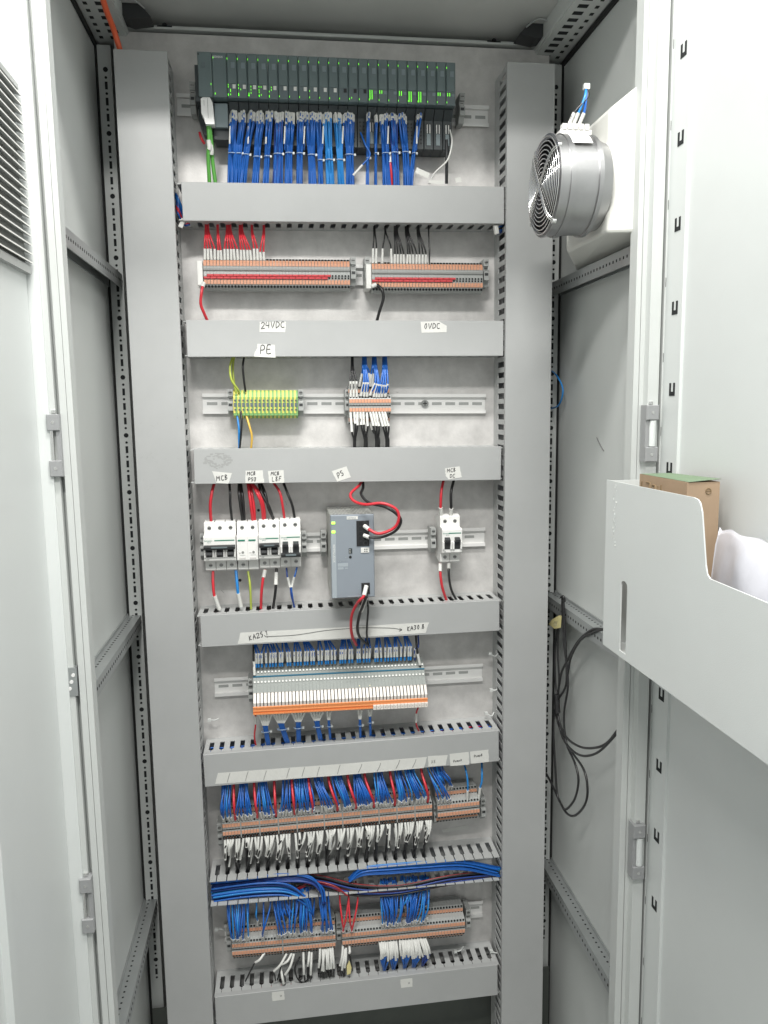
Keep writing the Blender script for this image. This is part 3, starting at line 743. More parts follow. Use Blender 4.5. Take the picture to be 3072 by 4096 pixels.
def strip_S(xL, xR, pyL, pyR, n, nred, label, wcol):
    a, b_, L, ang = row((xL, pyL), (xR, pyR), 46); p = L/n
    t = empty('terminal_strip', (a.x, 0, a.z), label, 'terminal strip', 'orange and grey terminal strips', -ang)
    A = MB(); term_S(A, p); ma = None
    B_ = MB(); term_S(B_, p, red=1)
    oa = A.build('terminal', t); ob = B_.build('terminal', t)
    first = {0: oa, 1: ob}; got = {0: 0, 1: 0}
    for i in range(n):
        k = 1 if i < nred else 0; o = first[k]
        if got[k]: o = o.copy(); COL.objects.link(o); o.parent = t
        got[k] = 1; o.location = (i*p*.001, 0, 0)
    j = 0
    for r_, (z0, z1, off) in enumerate(((-4.6, -1.2, 1), (-8.6, -5.2, 0))):
        i = off
        while i+2 <= nred+(0 if r_ else 1):
            m = MB(); m.box(i*p+.3, (i+2)*p-.3, -50, -46.5, z0, z1, 'term_red', .5); m.build('bridge', t); i += 2
    m = MB(); m.box(0, L, -47.4, -46, 5.6, 8.4, 'plastic_mid'); m.build('marker_rail', t)
    m = MB(); m.box(-10, -1, -50, -10, -20, 20, 'white', .8); m.build('end_cover', t)
    return a, p, ang
sA = strip_S(814, 1400, 1094, 1098, 45, 38, 'long orange and grey terminal strip with red bridges fed by red wires', 'red')
sB = strip_S(1487, 1931, 1107, 1110, 36, 26, 'shorter orange and grey terminal strip with red bridges fed by black wires', 'black')
def S_pos(s, i, z, d): a, p, ang = s; x = (i+.5)*p; return Vector((a.x+x*math.cos(ang)-z*math.sin(ang), -d, a.z+x*math.sin(ang)+z*math.cos(ang)))
def drop(s, groups, sl_px, mcol, r, nm, ds):
    for gi, (px, idx, sl) in enumerate(groups):
        W_ = []
        st = G(px, 885, 40); zs = duct_z(1, st.x, False)+8
        for k, i in enumerate(idx):
            e = S_pos(s, i, 23, 41); u = e+Vector((rnd(-1, 1), -3, sl)); f = k-(len(idx)-1)/2
            p0 = Vector((st.x+f*1.4, -38-rnd(-4, 4), zs)); p1 = Vector((st.x+f*1.9, -41, zs-18))
            W_.append(([p0, p1, p1.lerp(u, .55)+Vector((0, -4, 0)), u, e], r, mcol, (u, e)))
        nmw = '%s %s wire group from the left dropping into the %s' % (ORD[gi], {'red': 'red', 'black': 'black'}[mcol], ds)
        bundle('wire_bundle', nmw, '%s wire groups above the terminal strips' % mcol, W_)
drop(sA, ((827, (0, 1, 2, 3), 17), (870, (4, 5), 15), (914, (6, 7, 8, 9, 10), 17), (963, (11, 12, 13, 14), 16), (1007, (15, 16), 18), (1054, (17, 18), 13)), 0, 'red', 1.5, 'red', '24VDC strip')
drop(sB, ((1497, (0, 1), 24), (1541, (3, 6), 24), (1583, (7, 8, 9, 10), 15), (1628, (11, 12, 13, 14), 15), (1673, (15, 16, 17), 15), (1714, (18,), .5)), 0, 'black_matt' if False else 'black', 1.3, 'black', '0VDC strip')
P = [G(812, 1135, 50), G(806, 1170, 56), G(803, 1215, 54), G(815, 1250, 50), G(833, 1290, 40)]
wire('red_wire', P, 2.6, 'red', 'thick red wire curling down from the left end of the 24VDC strip', sleeves=((G(815, 1131, 49), G(810, 1148, 52)),))
P = [G(1508, 1138, 50), G(1528, 1160, 56), G(1533, 1195, 55), G(1518, 1245, 50), G(1506, 1290, 40)]
wire('black_wire', P, 2.6, 'black', 'thick black wire curling down from the left end of the 0VDC strip', sleeves=((G(1487, 1146, 50), G(1505, 1138, 50)),))

# earth terminals
a, b_, L, ang = row((933, 1617), (1192, 1617), 46); n = 16; p = L/n
t = empty('terminal_strip', (a.x, 0, a.z), 'green and yellow striped earth terminal strip of sixteen clamps', 'terminal strip', 'orange and grey terminal strips', -ang)
t['group'] = 'terminal strips on the rails'
A = MB(); h = 20
A.prism([(-6, -20), (-36, -24), (-42, -20), (-46, -15), (-46, 12), (-40, 20), (-36, 24), (-6, 22)], .1, p*.5, 'pe_yellow')
A.prism([(-6, -20), (-36, -24), (-42, -20), (-45.6, -15), (-45.6, 12), (-39.6, 20), (-36, 24), (-6, 22)], p*.5, p-.1, 'pe_green')
A.box(p*.18, p*.85, -46.4, -45.8, -4.5, 2.5, 'plc_low'); A.box(.3, p-.3, -46.5, -42, -19, -15.5, 'pe_green')
for z in (6.5, -9): A.cyl((p*.5, -46.7, z), (0, 1, 0), 1.9, 1.2, 'screw', 10); A.box(p*.5-1.5, p*.5+1.5, -47, -46.4, z-.3, z+.3, 'hole')
o0 = A.build('terminal', t)
for i in range(1, n): o = o0.copy(); COL.objects.link(o); o.parent = t; o.location = (i*p*.001, 0, 0)
def zoomA(u, v, d): return G(700+u*.3617, 1400+v*.3617, d)
def zoomB(u, v, d): return G(1250+u*.4822, 1400+v*.4822, d)
wire('earth_wire', [zoomA(640, 70, 44), zoomA(608, 190, 52), zoomA(625, 330, 56), zoomA(690, 430, 50), zoomA(712, 480, 42)], 1.9, 'yellowgreen', 'front yellow-green earth wire curving into the second earth clamp')
wire('earth_wire', [zoomA(655, 70, 34), zoomA(640, 200, 36), zoomA(655, 380, 40), zoomA(680, 490, 40)], 1.9, 'yellowgreen', 'rear yellow-green earth wire going straight to the first earth clamp')
wire('black_wire', [zoomA(765, 75, 40), zoomA(750, 180, 50), zoomA(762, 330, 50), zoomA(780, 460, 44)], 1.9, 'black', 'thin black wire entering the top of the earth terminals')
wire('blue_wire', [zoomA(685, 715, 42), zoomA(706, 860, 50), zoomA(708, 980, 48), zoomA(711, 1110, 42)], 1.9, 'lightblue', 'blue wire leaving the bottom of the earth terminals')
wire('black_wire', [zoomA(727, 675, 48), zoomA(737, 800, 53), zoomA(728, 960, 51), zoomA(712, 1110, 42)], 1.9, 'black', 'black wire leaving the bottom of the earth terminals')
wire('yellow_wire', [zoomA(785, 715, 42), zoomA(825, 850, 51), zoomA(850, 960, 50), zoomA(840, 1110, 42)], 1.9, 'yellow', 'yellow wire leaving the bottom of the earth terminals')

def term_M(mb, w, lv=True):
    g = 'plastic_grey'; c = w/2
    mb.prism([(-6, -30), (-38, -33), (-42, -30), (-42, -20), (-52, -18), (-58, -15), (-60, -11), (-60, 11), (-58, 15), (-52, 18), (-42, 20), (-42, 30), (-38, 33), (-6, 30)], .12, w-.12, g)
    for s in (1, -1):
        z0, z1 = (4.5, 10.5) if s > 0 else (-10.5, -4.5)
        mb.box(.35, w-.35, -61, -58, z0, z1, 'term_orange'); mb.cyl((c, -58.8, 14.6*s), (0, 1, -1.0*s), 2, 1.2, 'hole', 8)
        z0, z1 = (22, 27.5) if s > 0 else (-27.5, -22)
        mb.box(.35, w-.35, -43, -40, z0, z1, 'term_orange'); mb.cyl((c, -41.4, 31.2*s), (0, 1, -1.0*s), 2, 1.2, 'hole', 8)
        mb.box(c-1.2, c+1.2, -42.4, -41.6, s*20.5-1.2, s*20.5+1.2, 'hole')
    mb.box(0.1, w-.1, -60.3, -59.8, -1.2, .4, 'hole'); mb.box(c-1.3, c+1.3, -60.6, -59.8, 1.5, 4, 'plastic_mid')
def strip_M(pL, pR, label, groups=None, d=60):
    a, b_, L, ang = row(pL, pR, d)
    t = empty('terminal_strip', (a.x, 0, a.z), label, 'terminal strip', 'terminal strips on the rails', -ang)
    if not groups: groups = [int(round(L/5.25))]
    nt = sum(groups); sp = 1.8; p = (L-sp*(len(groups)-1))/nt
    A = MB(); term_M(A, p); o0 = A.build('terminal', t); x = 0; k = 0; X = []; S0 = None
    for gi, g_ in enumerate(groups):
        for i in range(g_):
            if k < 100:
                o = o0 if k == 0 else o0.copy()
                if k: COL.objects.link(o); o.parent = t
                o.location = (x*.001, 0, 0)
            X.append(x+p/2); x += p; k += 1
        if gi < len(groups)-1:
            m = MB(); m.prism([(-6, -31), (-40, -34), (-44, -21), (-61.5, -17), (-62, 17), (-44, 21), (-40, 34), (-6, 31)], x, x+sp, 'sleeve' if False else 'plastic_grey'); m.build('divider_plate', t); x += sp
    def pos(x_, z, dd): return Vector((a.x+x_*math.cos(ang)-z*math.sin(ang), -dd, a.z+x_*math.sin(ang)+z*math.cos(ang)))
    def near(px, py): 
        q = G(px, py, d); xx = (q.x-a.x)/math.cos(ang); return min(X, key=lambda v: abs(v-xx))
    return dict(pos=pos, X=X, near=near, p=p, a=a, ang=ang, L=L)
sC = strip_M((1397, 1622), (1564, 1621), 'small double-level terminal block with blue wires above and black below', [14])
for s_ in ('24VDC', '0VDC'): pass
# wires into the middle block
W_ = []
for k, u in enumerate((315, 340, 365)):
    e = zoomB(u+2, 388, 58); s0 = zoomB(u, 258, 62); W_.append(([zoomB(325+k*5, 55, 38), zoomB(323+k*8, 150, 52), s0, e], 1.5, 'black', (s0, e)))
bundle('wire_bundle', 'three black wires with white sleeves entering the top of the middle terminal block', 'wire groups at the middle terminal block', W_)
for gi, (u0, ends) in enumerate(((430, ((412, 195, 390, 300), (425, 268, 402, 382), (444, 268, 428, 385), (462, 268, 452, 385), (470, 190, 462, 300))),
                                 (512, ((487, 200, 480, 300), (510, 195, 497, 300), (520, 275, 478, 375), (540, 280, 508, 388), (552, 282, 530, 390))),
                                 (598, ((580, 190, 570, 280), (565, 285, 552, 390), (585, 288, 575, 388), (603, 290, 600, 385), (625, 280, 605, 385))))):
    W_ = []
    for k, (u1, v1, u2, v2) in enumerate(ends):
        dd = 62 if v2 > 340 else 48; s0 = zoomB(u1, v1, dd+4); e = zoomB(u2, v2, dd-3)
        W_.append(([zoomB(u0-12+6*k, 55, 34+3*k), zoomB(u0-14+8*k, 130, 52), s0, e], 1.6, 'blue', (s0, e)))
    bundle('wire_bundle', '%s blue wire group from the left above the middle terminal block' % ORD[gi], 'wire groups at the middle terminal block', W_)
for gi, (u0, tops) in enumerate(((352, ((315, 515, 327, 680), (345, 505, 355, 612), (372, 510, 374, 625))), (440, ((397, 510, 403, 622), (421, 510, 426, 620), (450, 520, 458, 632), (446, 600, 440, 675))),
                                 (535, ((478, 515, 505, 630), (500, 505, 530, 630), (480, 600, 498, 665), (525, 510, 552, 632), (522, 600, 525, 672))), (620, ((550, 510, 585, 635), (575, 505, 608, 632), (598, 508, 632, 632), (572, 600, 612, 688))))):
    W_ = []
    for k, (u1, v1, u2, v2) in enumerate(tops):
        dd = 58 if v1 < 560 else 46; s0 = zoomB(u1, v1, dd); e = zoomB(u2, v2, dd+4)
        W_.append(([s0, e, zoomB(u0-10+7*k, 740, 56), zoomB(u0-10+7*k, 830, 40)], 1.7, 'black', (s0, e)))
    bundle('wire_bundle', '%s black wire group from the left below the middle terminal block' % ORD[gi], 'wire groups at the middle terminal block', W_)

# ================================================================ BREAKERS
def zC(u, v, d): return G(750+u*.3617, 1850+v*.3617, d)
def zD(u, v, d): return G(1200+u*.5124, 1850+v*.5124, d)
def breaker(xz, ang, poles, label, kind='on', mark='C20', short=False):
    w = 18*poles; t = empty('circuit_breaker', (xz[0], 0, xz[1]), label, 'circuit breaker', 'white circuit breakers', -ang)
    m = MB()
    prof = [(-8, -38), (-50, -42.5), (-53, -41), (-53, -22), (-70, -22), (-72, -20), (-72, 20), (-70, 22), (-53, 23), (-53, 41), (-50, 42.5), (-8, 38)]
    m.prism([(-8, 38), (-50, 42.5), (-53, 41), (-53, 23), (-70, 22), (-72, 20), (-72, -20), (-70, -22), (-53, -22), (-8, -22)], .15, w-.15, 'mcb_white')
    for k in range(poles):
        m.prism([(-8, -22), (-53, -22), (-53, -40), (-50, -42.5), (-8, -38)], 18*k+.5, 18*k+17.5, 'mcb_white')
        m.box(18*k+1, 18*k+17, -50, -30, 42, 44.5, 'mcb_white')
        m.box(18*k-.2, 18*k+.2, -53.2, -52.8, 23, 41, 'mcb_grey') if k else None
        m.box(18*k+4, 18*k+14, -53.2, -52.8, -25, -24, 'mcb_grey')
    m.build('housing', t)
    for k in range(poles):
        c = 18*k+9
        for z in (33, -32):
            if kind == 'surge' and z < 0 and k: continue
            s = MB(); s.cyl((c, -53.5, z), (0, 1, 0), 3.3, 1.5, 'screw', 14); s.box(c-2.6, c+2.6, -53.8, -53.4, z-.45, z+.45, 'hole'); s.build('screw', t)
    z0 = -9 if kind != 'surge' else 0
    if kind == 'surge':
        for k in range(2):
            s = MB(); c = 18*k+9; s.box(c-7, c+5, -72.6, -72, 12.5, 15, 'mcb_green'); s.box(c-6, c-2, -72.6, -72, -8.5, -6.5, 'mcb_grey'); s.cyl((c+1, -72.6, -7), (0, 1, 0), 2.2, .6, 'plastic_mid', 12)
            s.box(c-5.5, c+5.5, -72.5, -72, -18.5, -16, 'mcb_grey'); s.box(c-4, c+5, -72.4, -72, -12.2, -11.6, 'plastic_grey'); s.box(.2+18*k-.2, .2+18*k+.2, -72.3, -71.8, -20, 20, 'mcb_grey')
            s.build('marking', t)
            text(t, 'Schneider', (c-7.2, -72.8, 12.4), 3.1, 'mcb_green')
        return t
    s = MB(); s.box(w*.34 if poles > 1 else 8, w-2, -72.5, -72, 13.4, 15, 'mcb_green'); s.build('marking', t)
    text(t, 'Schneider', (1.5, -72.5, 13), 3.3, 'mcb_green'); text(t, 'Electric', (6.5, -72.5, 10.4), 2, 'mcb_green')
    if mark: text(t, mark, (3, -72.5, -19.4), 3.4, 'ink_grey')
    text(t, '12345', (2, -72.4, 6.5), 0.1, 'ink_grey') if False else None
    for k in range(poles):
        s = MB(); x0 = 18*k
        s.box(x0+3.8, x0+14.2, -72.4, -71.8, -14.5, 1.5, 'black_matt')
        if kind == 'on': s.prism([(-72, -3), (-80, -5), (-81, -9), (-72, -13)], x0+4.4, x0+13.6, 'black_matt')
        else: s.prism([(-72, 1), (-80, -1), (-81, 3), (-72, 7)], x0+4.4, x0+13.6, 'black_matt'); 
        s.box(x0+.6, x0+3.6, -76, -71.9, -14.5, -1, 'mcb_white', .8); s.box(x0+14.4, x0+17.4, -76, -71.9, -14.5, -1, 'mcb_white', .8)
        if kind == 'off': s.box(x0+4.6, x0+13.4, -74.6, -72, 3, 6, 'mcb_green')
        s.build('toggle', t)
    if kind != 'single':
        s = MB(); zt_ = (1, 6.5, -1) if kind == 'on' else (-18, -12, -20)
        s.prism([(-72, zt_[0]), (-82, zt_[0]-1), (-84, zt_[1]-2), (-78, zt_[1]), (-72, zt_[1])], 1, w-1, 'black_matt')
        s.box(w*.25, w*.75, -84.8, -83, zt_[0]+1.5, zt_[1]-1.5, 'plc_low', .3); s.build('toggle_bar', t)
    return t
# row axis at the front of the terminals
xs = zC(190, 700, 53).x; sc_ = (zC(1250, 700, 53).x-xs)/162
def mcbz(u, v): return zC(u, v, 60)
ang4 = R4[2]
def put(u, vtop, vbot): q = zC(u, (vtop+vbot)/2, 53); return (q.x, q.z)
breaker(put(190, 672, 1203), ang4, 3, 'three-pole white breaker at the left end under the MCB tape', 'on', 'C20')
breaker(put(552, 655, 1205), ang4, 2, 'two-pole white surge arrester without a toggle, second from the left', 'surge', '')
breaker(put(790, 645, 1180), ang4, 2, 'two-pole white breaker with its black toggle up, third from the left', 'on', 'C20')
breaker(put(1024, 630, 1168), ang4, 2, 'two-pole white breaker with its toggle bar down, fourth from the left', 'off', '')
q = zD(1093, 602, 53); breaker((q.x, q.z), R4[2], 2, 'lone two-pole white breaker under the MCB DC tape', 'single', 'C6')
def cw(pts, r, m, label, sl=(), nm=None): return wire(nm or {'red': 'red_wire', 'black': 'black_wire', 'lightblue': 'blue_wire', 'blue': 'blue_wire', 'yellowgreen': 'earth_wire', 'darkblue': 'blue_wire'}[m], pts, r, m, label, sleeves=sl)
cw([zC(300, 215, 38), zC(270, 330, 56), zC(252, 480, 56), zC(262, 680, 46)], 2.7, 'red', 'red wire into the first pole of the three-pole breaker')
cw([zC(462, 215, 38), zC(470, 330, 56), zC(475, 480, 56), zC(495, 670, 46)], 2.2, 'black', 'black wire into the third pole of the three-pole breaker')
cw([zC(570, 215, 38), zC(570, 350, 55), zC(590, 500, 55), zC(610, 665, 46)], 2.6, 'black', 'left of two black wires into the surge arrester')
cw([zC(585, 215, 34), zC(605, 350, 50), zC(620, 500, 52), zC(628, 665, 44)], 2.6, 'black', 'right of two black wires into the surge arrester')
cw([zC(665, 215, 38), zC(685, 350, 56), zC(705, 500, 56), zC(725, 665, 46)], 2.7, 'red', 'left of two red wires into the surge arrester')
cw([zC(695, 215, 34), zC(712, 350, 50), zC(735, 500, 52), zC(745, 665, 44)], 2.7, 'red', 'right of two red wires into the surge arrester')
cw([zC(700, 215, 40), zC(770, 340, 60), zC(820, 470, 58), zC(840, 655, 46)], 2.7, 'red', 'upper of two red wires crossing to the third breaker')
cw([zC(710, 215, 36), zC(800, 350, 54), zC(845, 500, 54), zC(855, 655, 44)], 2.7, 'red', 'lower of two red wires crossing to the third breaker')
cw([zC(785, 215, 40), zC(820, 340, 55), zC(905, 500, 58), zC(955, 650, 46)], 2.6, 'black', 'left of two black wires crossing to the third breaker')
cw([zC(808, 215, 36), zC(860, 350, 50), zC(895, 500, 53), zC(965, 650, 44)], 2.6, 'black', 'right of two black wires crossing to the third breaker')
cw([zC(945, 215, 38), zC(1020, 330, 56), zC(1050, 470, 56), zC(1075, 645, 46)], 2.4, 'red', 'red wire into the left pole of the fourth breaker')
cw([zC(1058, 215, 38), zC(1110, 350, 56), zC(1160, 480, 56), zC(1188, 640, 46)], 2.3, 'black', 'black wire into the right pole of the fourth breaker')
cw([zC(282, 1200, 46), zC(282, 1330, 55), zC(298, 1480, 56), zC(350, 1625, 50)], 2.6, 'red', 'red wire with a white sleeve below the three-pole breaker', ((zC(298, 1475, 56), zC(352, 1622, 50)),))
cw([zC(535, 1190, 46), zC(548, 1330, 55), zC(560, 1450, 56), zC(592, 1600, 50)], 2.7, 'lightblue', 'blue wire with a white sleeve below the three-pole breaker', ((zC(560, 1445, 56), zC(592, 1595, 50)),))
cw([zC(670, 1205, 46), zC(690, 1340, 54), zC(698, 1480, 52), zC(703, 1620, 46)], 2.1, 'yellowgreen', 'yellow-green earth wire below the surge arrester', nm='earth_wire')
cw([zC(857, 1185, 46), zC(835, 1290, 54), zC(818, 1440, 54), zC(812, 1615, 44)], 2.6, 'red', 'red wire with a clear sleeve below the third breaker', ((zC(858, 1190, 47), zC(840, 1272, 53)),))
cw([zC(985, 1170, 46), zC(978, 1340, 55), zC(968, 1460, 55), zC(945, 1615, 44)], 2.5, 'black', 'black wire with a white sleeve below the third breaker', ((zC(982, 1215, 48), zC(977, 1352, 55)),))
cw([zC(1095, 1165, 46), zC(1105, 1265, 53), zC(1138, 1385, 55), zC(1150, 1480, 54), zC(1185, 1600, 44)], 1.6, 'darkblue', 'left blue wire of the tied pair below the fourth breaker', ((zC(1107, 1268, 53), zC(1134, 1380, 55)),))
cw([zC(1210, 1160, 46), zC(1185, 1260, 53), zC(1150, 1385, 55), zC(1160, 1480, 53), zC(1178, 1600, 42)], 1.6, 'blue', 'right blue wire of the tied pair below the fourth breaker', ((zC(1180, 1265, 53), zC(1153, 1378, 55)),))
cw([zD(1122, 130, 38), zD(1103, 230, 56), zD(1098, 350, 54), zD(1102, 420, 46)], 2.5, 'red', 'red wire with a white sleeve above the lone DC breaker', ((zD(1098, 352, 54), zD(1104, 425, 46)),))
cw([zD(1203, 130, 38), zD(1180, 230, 56), zD(1180, 360, 54), zD(1180, 425, 46)], 2.5, 'black', 'black wire with a white sleeve above the lone DC breaker', ((zD(1181, 358, 54), zD(1180, 425, 46)),))
cw([zD(1095, 785, 46), zD(1097, 880, 54), zD(1112, 980, 54), zD(1145, 1080, 44)], 2.5, 'red', 'red wire with a clear sleeve below the lone DC breaker', ((zD(1095, 790, 46), zD(1094, 850, 53)),))
cw([zD(1162, 785, 46), zD(1162, 880, 54), zD(1180, 990, 54), zD(1222, 1075, 44)], 2.2, 'black', 'black wire with a clear sleeve below the lone DC breaker', ((zD(1162, 790, 46), zD(1161, 830, 52)),))

# ================================================================ POWER SUPPLY
DP = 128
a = G(1320, 2066, DP); b_ = G(1495, 2065, DP); c = G(1324, 2395, DP); w = b_.x-a.x; h = a.z-c.z+2; ang = R4[2]*.6
t = empty('power_supply', (a.x, 0, c.z), 'tall grey power supply with two lime lights and a perforated top', 'power supply', None, -ang)
m = MB(); m.box(0, w, -DP+6, -8, 0, h-.8, 'psu_side'); m.box(0, w, -DP, -DP+6, 0, h, 'psu', 1.5)
m.build('housing', t)
m = MB()
for r_ in range(7):
    for k in range(11):
        if k == 5: continue
        x = 4+k*(w-10)/10.6+(2 if r_ % 2 else 0); y = -20-r_*14.5
        m.box(x, x+4, y-3, y, h-1, h-.6, 'rail' if (k+r_) % 3 else 'sleeve'); m.box(x, x+4, y-5.2, y-3, h-1, h-.6, 'hole')
m.build('vent_slots', t)
def PU(u, v): return (u-160)/920*w, h-(v-350)/1725*h
m = MB(); x0, z0 = PU(172, 730); x1, z1 = PU(268, 2060); m.box(x0, x1, -DP-.4, -DP+.2, z1, z0, 'psu_strip'); m.build('side_stripe', t)
for v0, v1 in ((485, 535), (665, 720)):
    x0, z0 = PU(182, v0); x1, z1 = PU(258, v1); m = MB(); m.box(x0, x1, -DP-1.2, -DP, z1, z0, 'led_lime', .4); m.build('status_light', t)
x0, z0 = PU(505, 383); x1, z1 = PU(738, 445); m = MB(); m.box(x0, x1, -DP-.5, -DP, z1, z0, 'sleeve'); m.build('name_field', t)
text(t, 'SIEMENS', (x0+1, -DP-.7, z1+1.1), 3.7, 'psu', sx=1.05)
x0, z0 = PU(245, 1320); text(t, 'SITOP PSU6200', (x0, -DP-.6, z0), 4.6, 'sleeve', rot=(90, -90, 0))
x0, z0 = PU(705, 478); x1, z1 = PU(972, 1000)
m = MB(); m.box(x0, x1, -DP-1.5, -DP, z1, z0, 'black', .4)
for k in range(5):
    zz = z0-(z0-z1)*(k+.62)/5.2; xx = x0+(x1-x0)*.33; m.box(xx-2.6, xx+2.6, -DP-1.9, -DP-1.4, zz-2.8, zz+2.8, 'hole'); m.cyl((x0+(x1-x0)*.70, -DP-2.2, zz), (0, 1, 0), 3.9, .8, 'black_matt', 14); m.cyl((x0+(x1-x0)*.70, -DP-2.4, zz), (0, 1, 0), 2.6, .8, 'hole', 12)
m.build('terminal_block', t)
x0, z0 = PU(792, 1768); x1, z1 = PU(972, 2005); m = MB(); m.box(x0, x1, -DP-1.5, -DP, z1, z0, 'black', .4)
for k in range(3): m.box(x0+5, x0+9.5, -DP-1.9, -DP-1.4, z0-4-6*k-3.6, z0-4-6*k, 'hole')
m.build('terminal_block', t)
x0, z0 = PU(792, 1035); x1, z1 = PU(970, 1140); m = MB(); m.box(x0, x1, -DP-1.4, -DP, z1, z0, 'sleeve', .3)
for u in (875, 918):
    for v in (1068, 1110): xx, zz = PU(u, v); m.box(xx-.9, xx+.9, -DP-1.7, -DP-1.3, zz-.9, zz+.9, 'hole')
m.build('signal_connector', t)
x0, z0 = PU(535, 1040); x1, z1 = PU(608, 1150); m = MB(); m.box(x0, x1, -DP-.6, -DP, z1, z0, 'plc_dark')
for k in range(3): m.box(x0+1.4, x0+2.6, -DP-1, -DP-.5, z0-1.6-2.6*k-1.2, z0-1.6-2.6*k, 'sleeve')
xx, zz = PU(567, 1222); m.cyl((xx, -DP-.5, zz), (0, 1, 0), 2.4, .6, 'hole', 12); m.build('dip_switch', t)
x0, z0 = PU(300, 1308); text(t, 'DC 24V/20A', (x0, -DP-.6, z0), 2.2, 'psu_strip')
for (u0, v0, u1, v1) in ((300, 1345, 515, 1415), (300, 1430, 420, 1472), (495, 2038, 770, 2052), (448, 1440, 510, 1462)):
    x0, z0 = PU(u0, v0); x1, z1 = PU(u1, v1); m = MB(); m.box(x0, x1, -DP-.3, -DP+.1, z1, z0, 'psu_strip'); m.build('rating_field', t)
for (u0, v0, s_) in ((655, 585, '+'), (655, 675, '+'), (660, 775, '-'), (660, 870, '-'), (745, 1110, 'S'), (745, 1835, 'L'), (735, 1900, 'N'), (750, 1995, 'PE'), (470, 1235, 'ADJ')):
    x0, z0 = PU(u0-20, v0); text(t, s_, (x0, -DP-.5, z0), 2.6, 'psu_strip')
def zE(u, v, d): return G(1290+u*.18993, 2000+v*.18993, d)
s0, s1 = zE(880, 545, 131), zE(975, 615, 138)
cw([zD(485, 135, 40), zD(460, 180, 62), zD(395, 245, 92), zD(420, 300, 118), zD(510, 328, 140), zD(640, 318, 150), zD(745, 360, 155), zD(772, 430, 155), zD(735, 510, 150), zD(620, 555, 146), zE(975, 618, 138), s0], 2.6, 'red', 'red wire looping from the tape marked PS into the power supply output', ((s1, s0),))
s0, s1 = zE(875, 745, 131), zE(985, 785, 138)
cw([zD(493, 135, 38), zD(492, 200, 60), zD(478, 250, 82), zD(540, 315, 115), zD(660, 345, 138), zD(745, 395, 146), zD(788, 455, 148), zD(750, 530, 146), zD(650, 580, 142), zE(990, 786, 138), s0], 2.5, 'black', 'black wire looping behind the red one into the power supply output', ((s1, s0),))
s0, s1 = zE(925, 1810, 132), zE(875, 2010, 142)
cw([s0, s1, zE(790, 2110, 140), zD(440, 1110, 126), zD(405, 1190, 112), zD(398, 1290, 98), zD(412, 1370, 82), zD(440, 1425, 60)], 2.6, 'red', 'red wire with a 220V sleeve leaving the bottom of the power supply', ((s0, s1),))
s0, s1 = zE(915, 2050, 140), zE(850, 2230, 138)
cw([zE(925, 1900, 128), s0, zD(490, 1120, 132), zD(465, 1190, 118), zD(448, 1290, 102), zD(470, 1370, 86), zD(535, 1430, 62)], 2.6, 'black', 'thick black wire with a white sleeve bowing below the power supply', ((zD(513, 1060, 136), zD(476, 1160, 122)),))
cw([zE(935, 1960, 128), zD(525, 1070, 122), zD(532, 1150, 112), zD(524, 1260, 98), zD(522, 1350, 84), zD(532, 1420, 60)], 1.8, 'black', 'thin black wire hanging straight below the power supply')

# ================================================================ RELAYS
def zF(u, v, d): return G(750+u*.3918, 2350+v*.3918, d)
def zH(u, v, d): return G(1300+u*.4521, 2450+v*.4521, d)
dA = 84
a = G(1013, 2858, dA); b_ = G(1712, 2820, dA)          # lower front edge
L = math.hypot(b_.x-a.x, b_.z-a.z)-1; ang = math.atan2(b_.z-a.z, b_.x-a.x); n = 50; p = L/n
t = empty('relay_row', (a.x, 0, a.z), 'row of fifty slim relays with pale caps over orange sockets', 'relay row', None, -ang)
def lz(px, py, dd): return G(px, py, dd).z-a.z
zo, zw, zc_, zbl, ztp = lz(1013, 2829, dA), lz(1013, 2775, 74), lz(1013, 2748, 60), lz(1015, 2706, 50), lz(1020, 2680, 40)
def relay(mb, led=False, marker=False):
    w = p
    mb.prism([(-8, zw-30), (-66, -4), (-dA+2, 0), (-dA, 3), (-dA+1, zo), (-76, zo+1), (-70, zw), (-60, zc_), (-52, zbl), (-40, ztp), (-30, ztp+6), (-8, ztp)], .1, w-.1, 'relay_grey')
    mb.prism([(-dA-1.5, zo), (-dA+4, zo+2), (-72, zw+.5), (-76, zw+.5), (-dA-3, zo+8)], .85, w-.75, 'relay_white'); mb.prism([(-dA-.5, zo), (-dA+4, zo+2), (-70, zw-.5), (-73.5, zw-.5), (-dA-1.2, zo+8)], .05, w-.05, 'hole')
    mb.prism([(-dA-2.5, 6), (-dA-2, 8), (-dA-3, zo), (-dA+2, zo+3), (-dA+2, 6)], .08, w-.08, 'relay_orange')
    mb.prism([(-dA-.5, 2.5), (-dA-2.5, 6), (-dA+2, 6), (-dA+2, 2.5)], .04, w-.04, 'relay_orange'); mb.prism([(-dA-3, 0), (-dA-3, 2.6), (-dA+2, 2.6), (-dA+2, 0)], .08, w-.08, 'relay_orange')
    zz = (zw+zc_)/2; mb.cyl((w/2, -67.5, zz-2), (0, 1, -.7), 1.1, 1.5, 'led_yellow' if led else 'plastic_mid', 8)
    mb.cyl((w*.5, -58, (zc_+zbl)/2), (0, 1, -.7), 1.7, 2, 'sleeve', 10); mb.cyl((w*.5, -47.5, zbl+7), (0, 1, -.9), 1.6, 2, 'sleeve', 10)
    mb.box(0.02, w-.02, -53.4, -50, zbl-1.0, zbl+.9, 'relay_blue')
A = MB(); relay(A); o0 = A.build('relay', t); B_ = MB(); relay(B_, True); o1 = B_.build('relay', t); f1 = True
x31 = [i for i in (30, 33)]
k0 = True
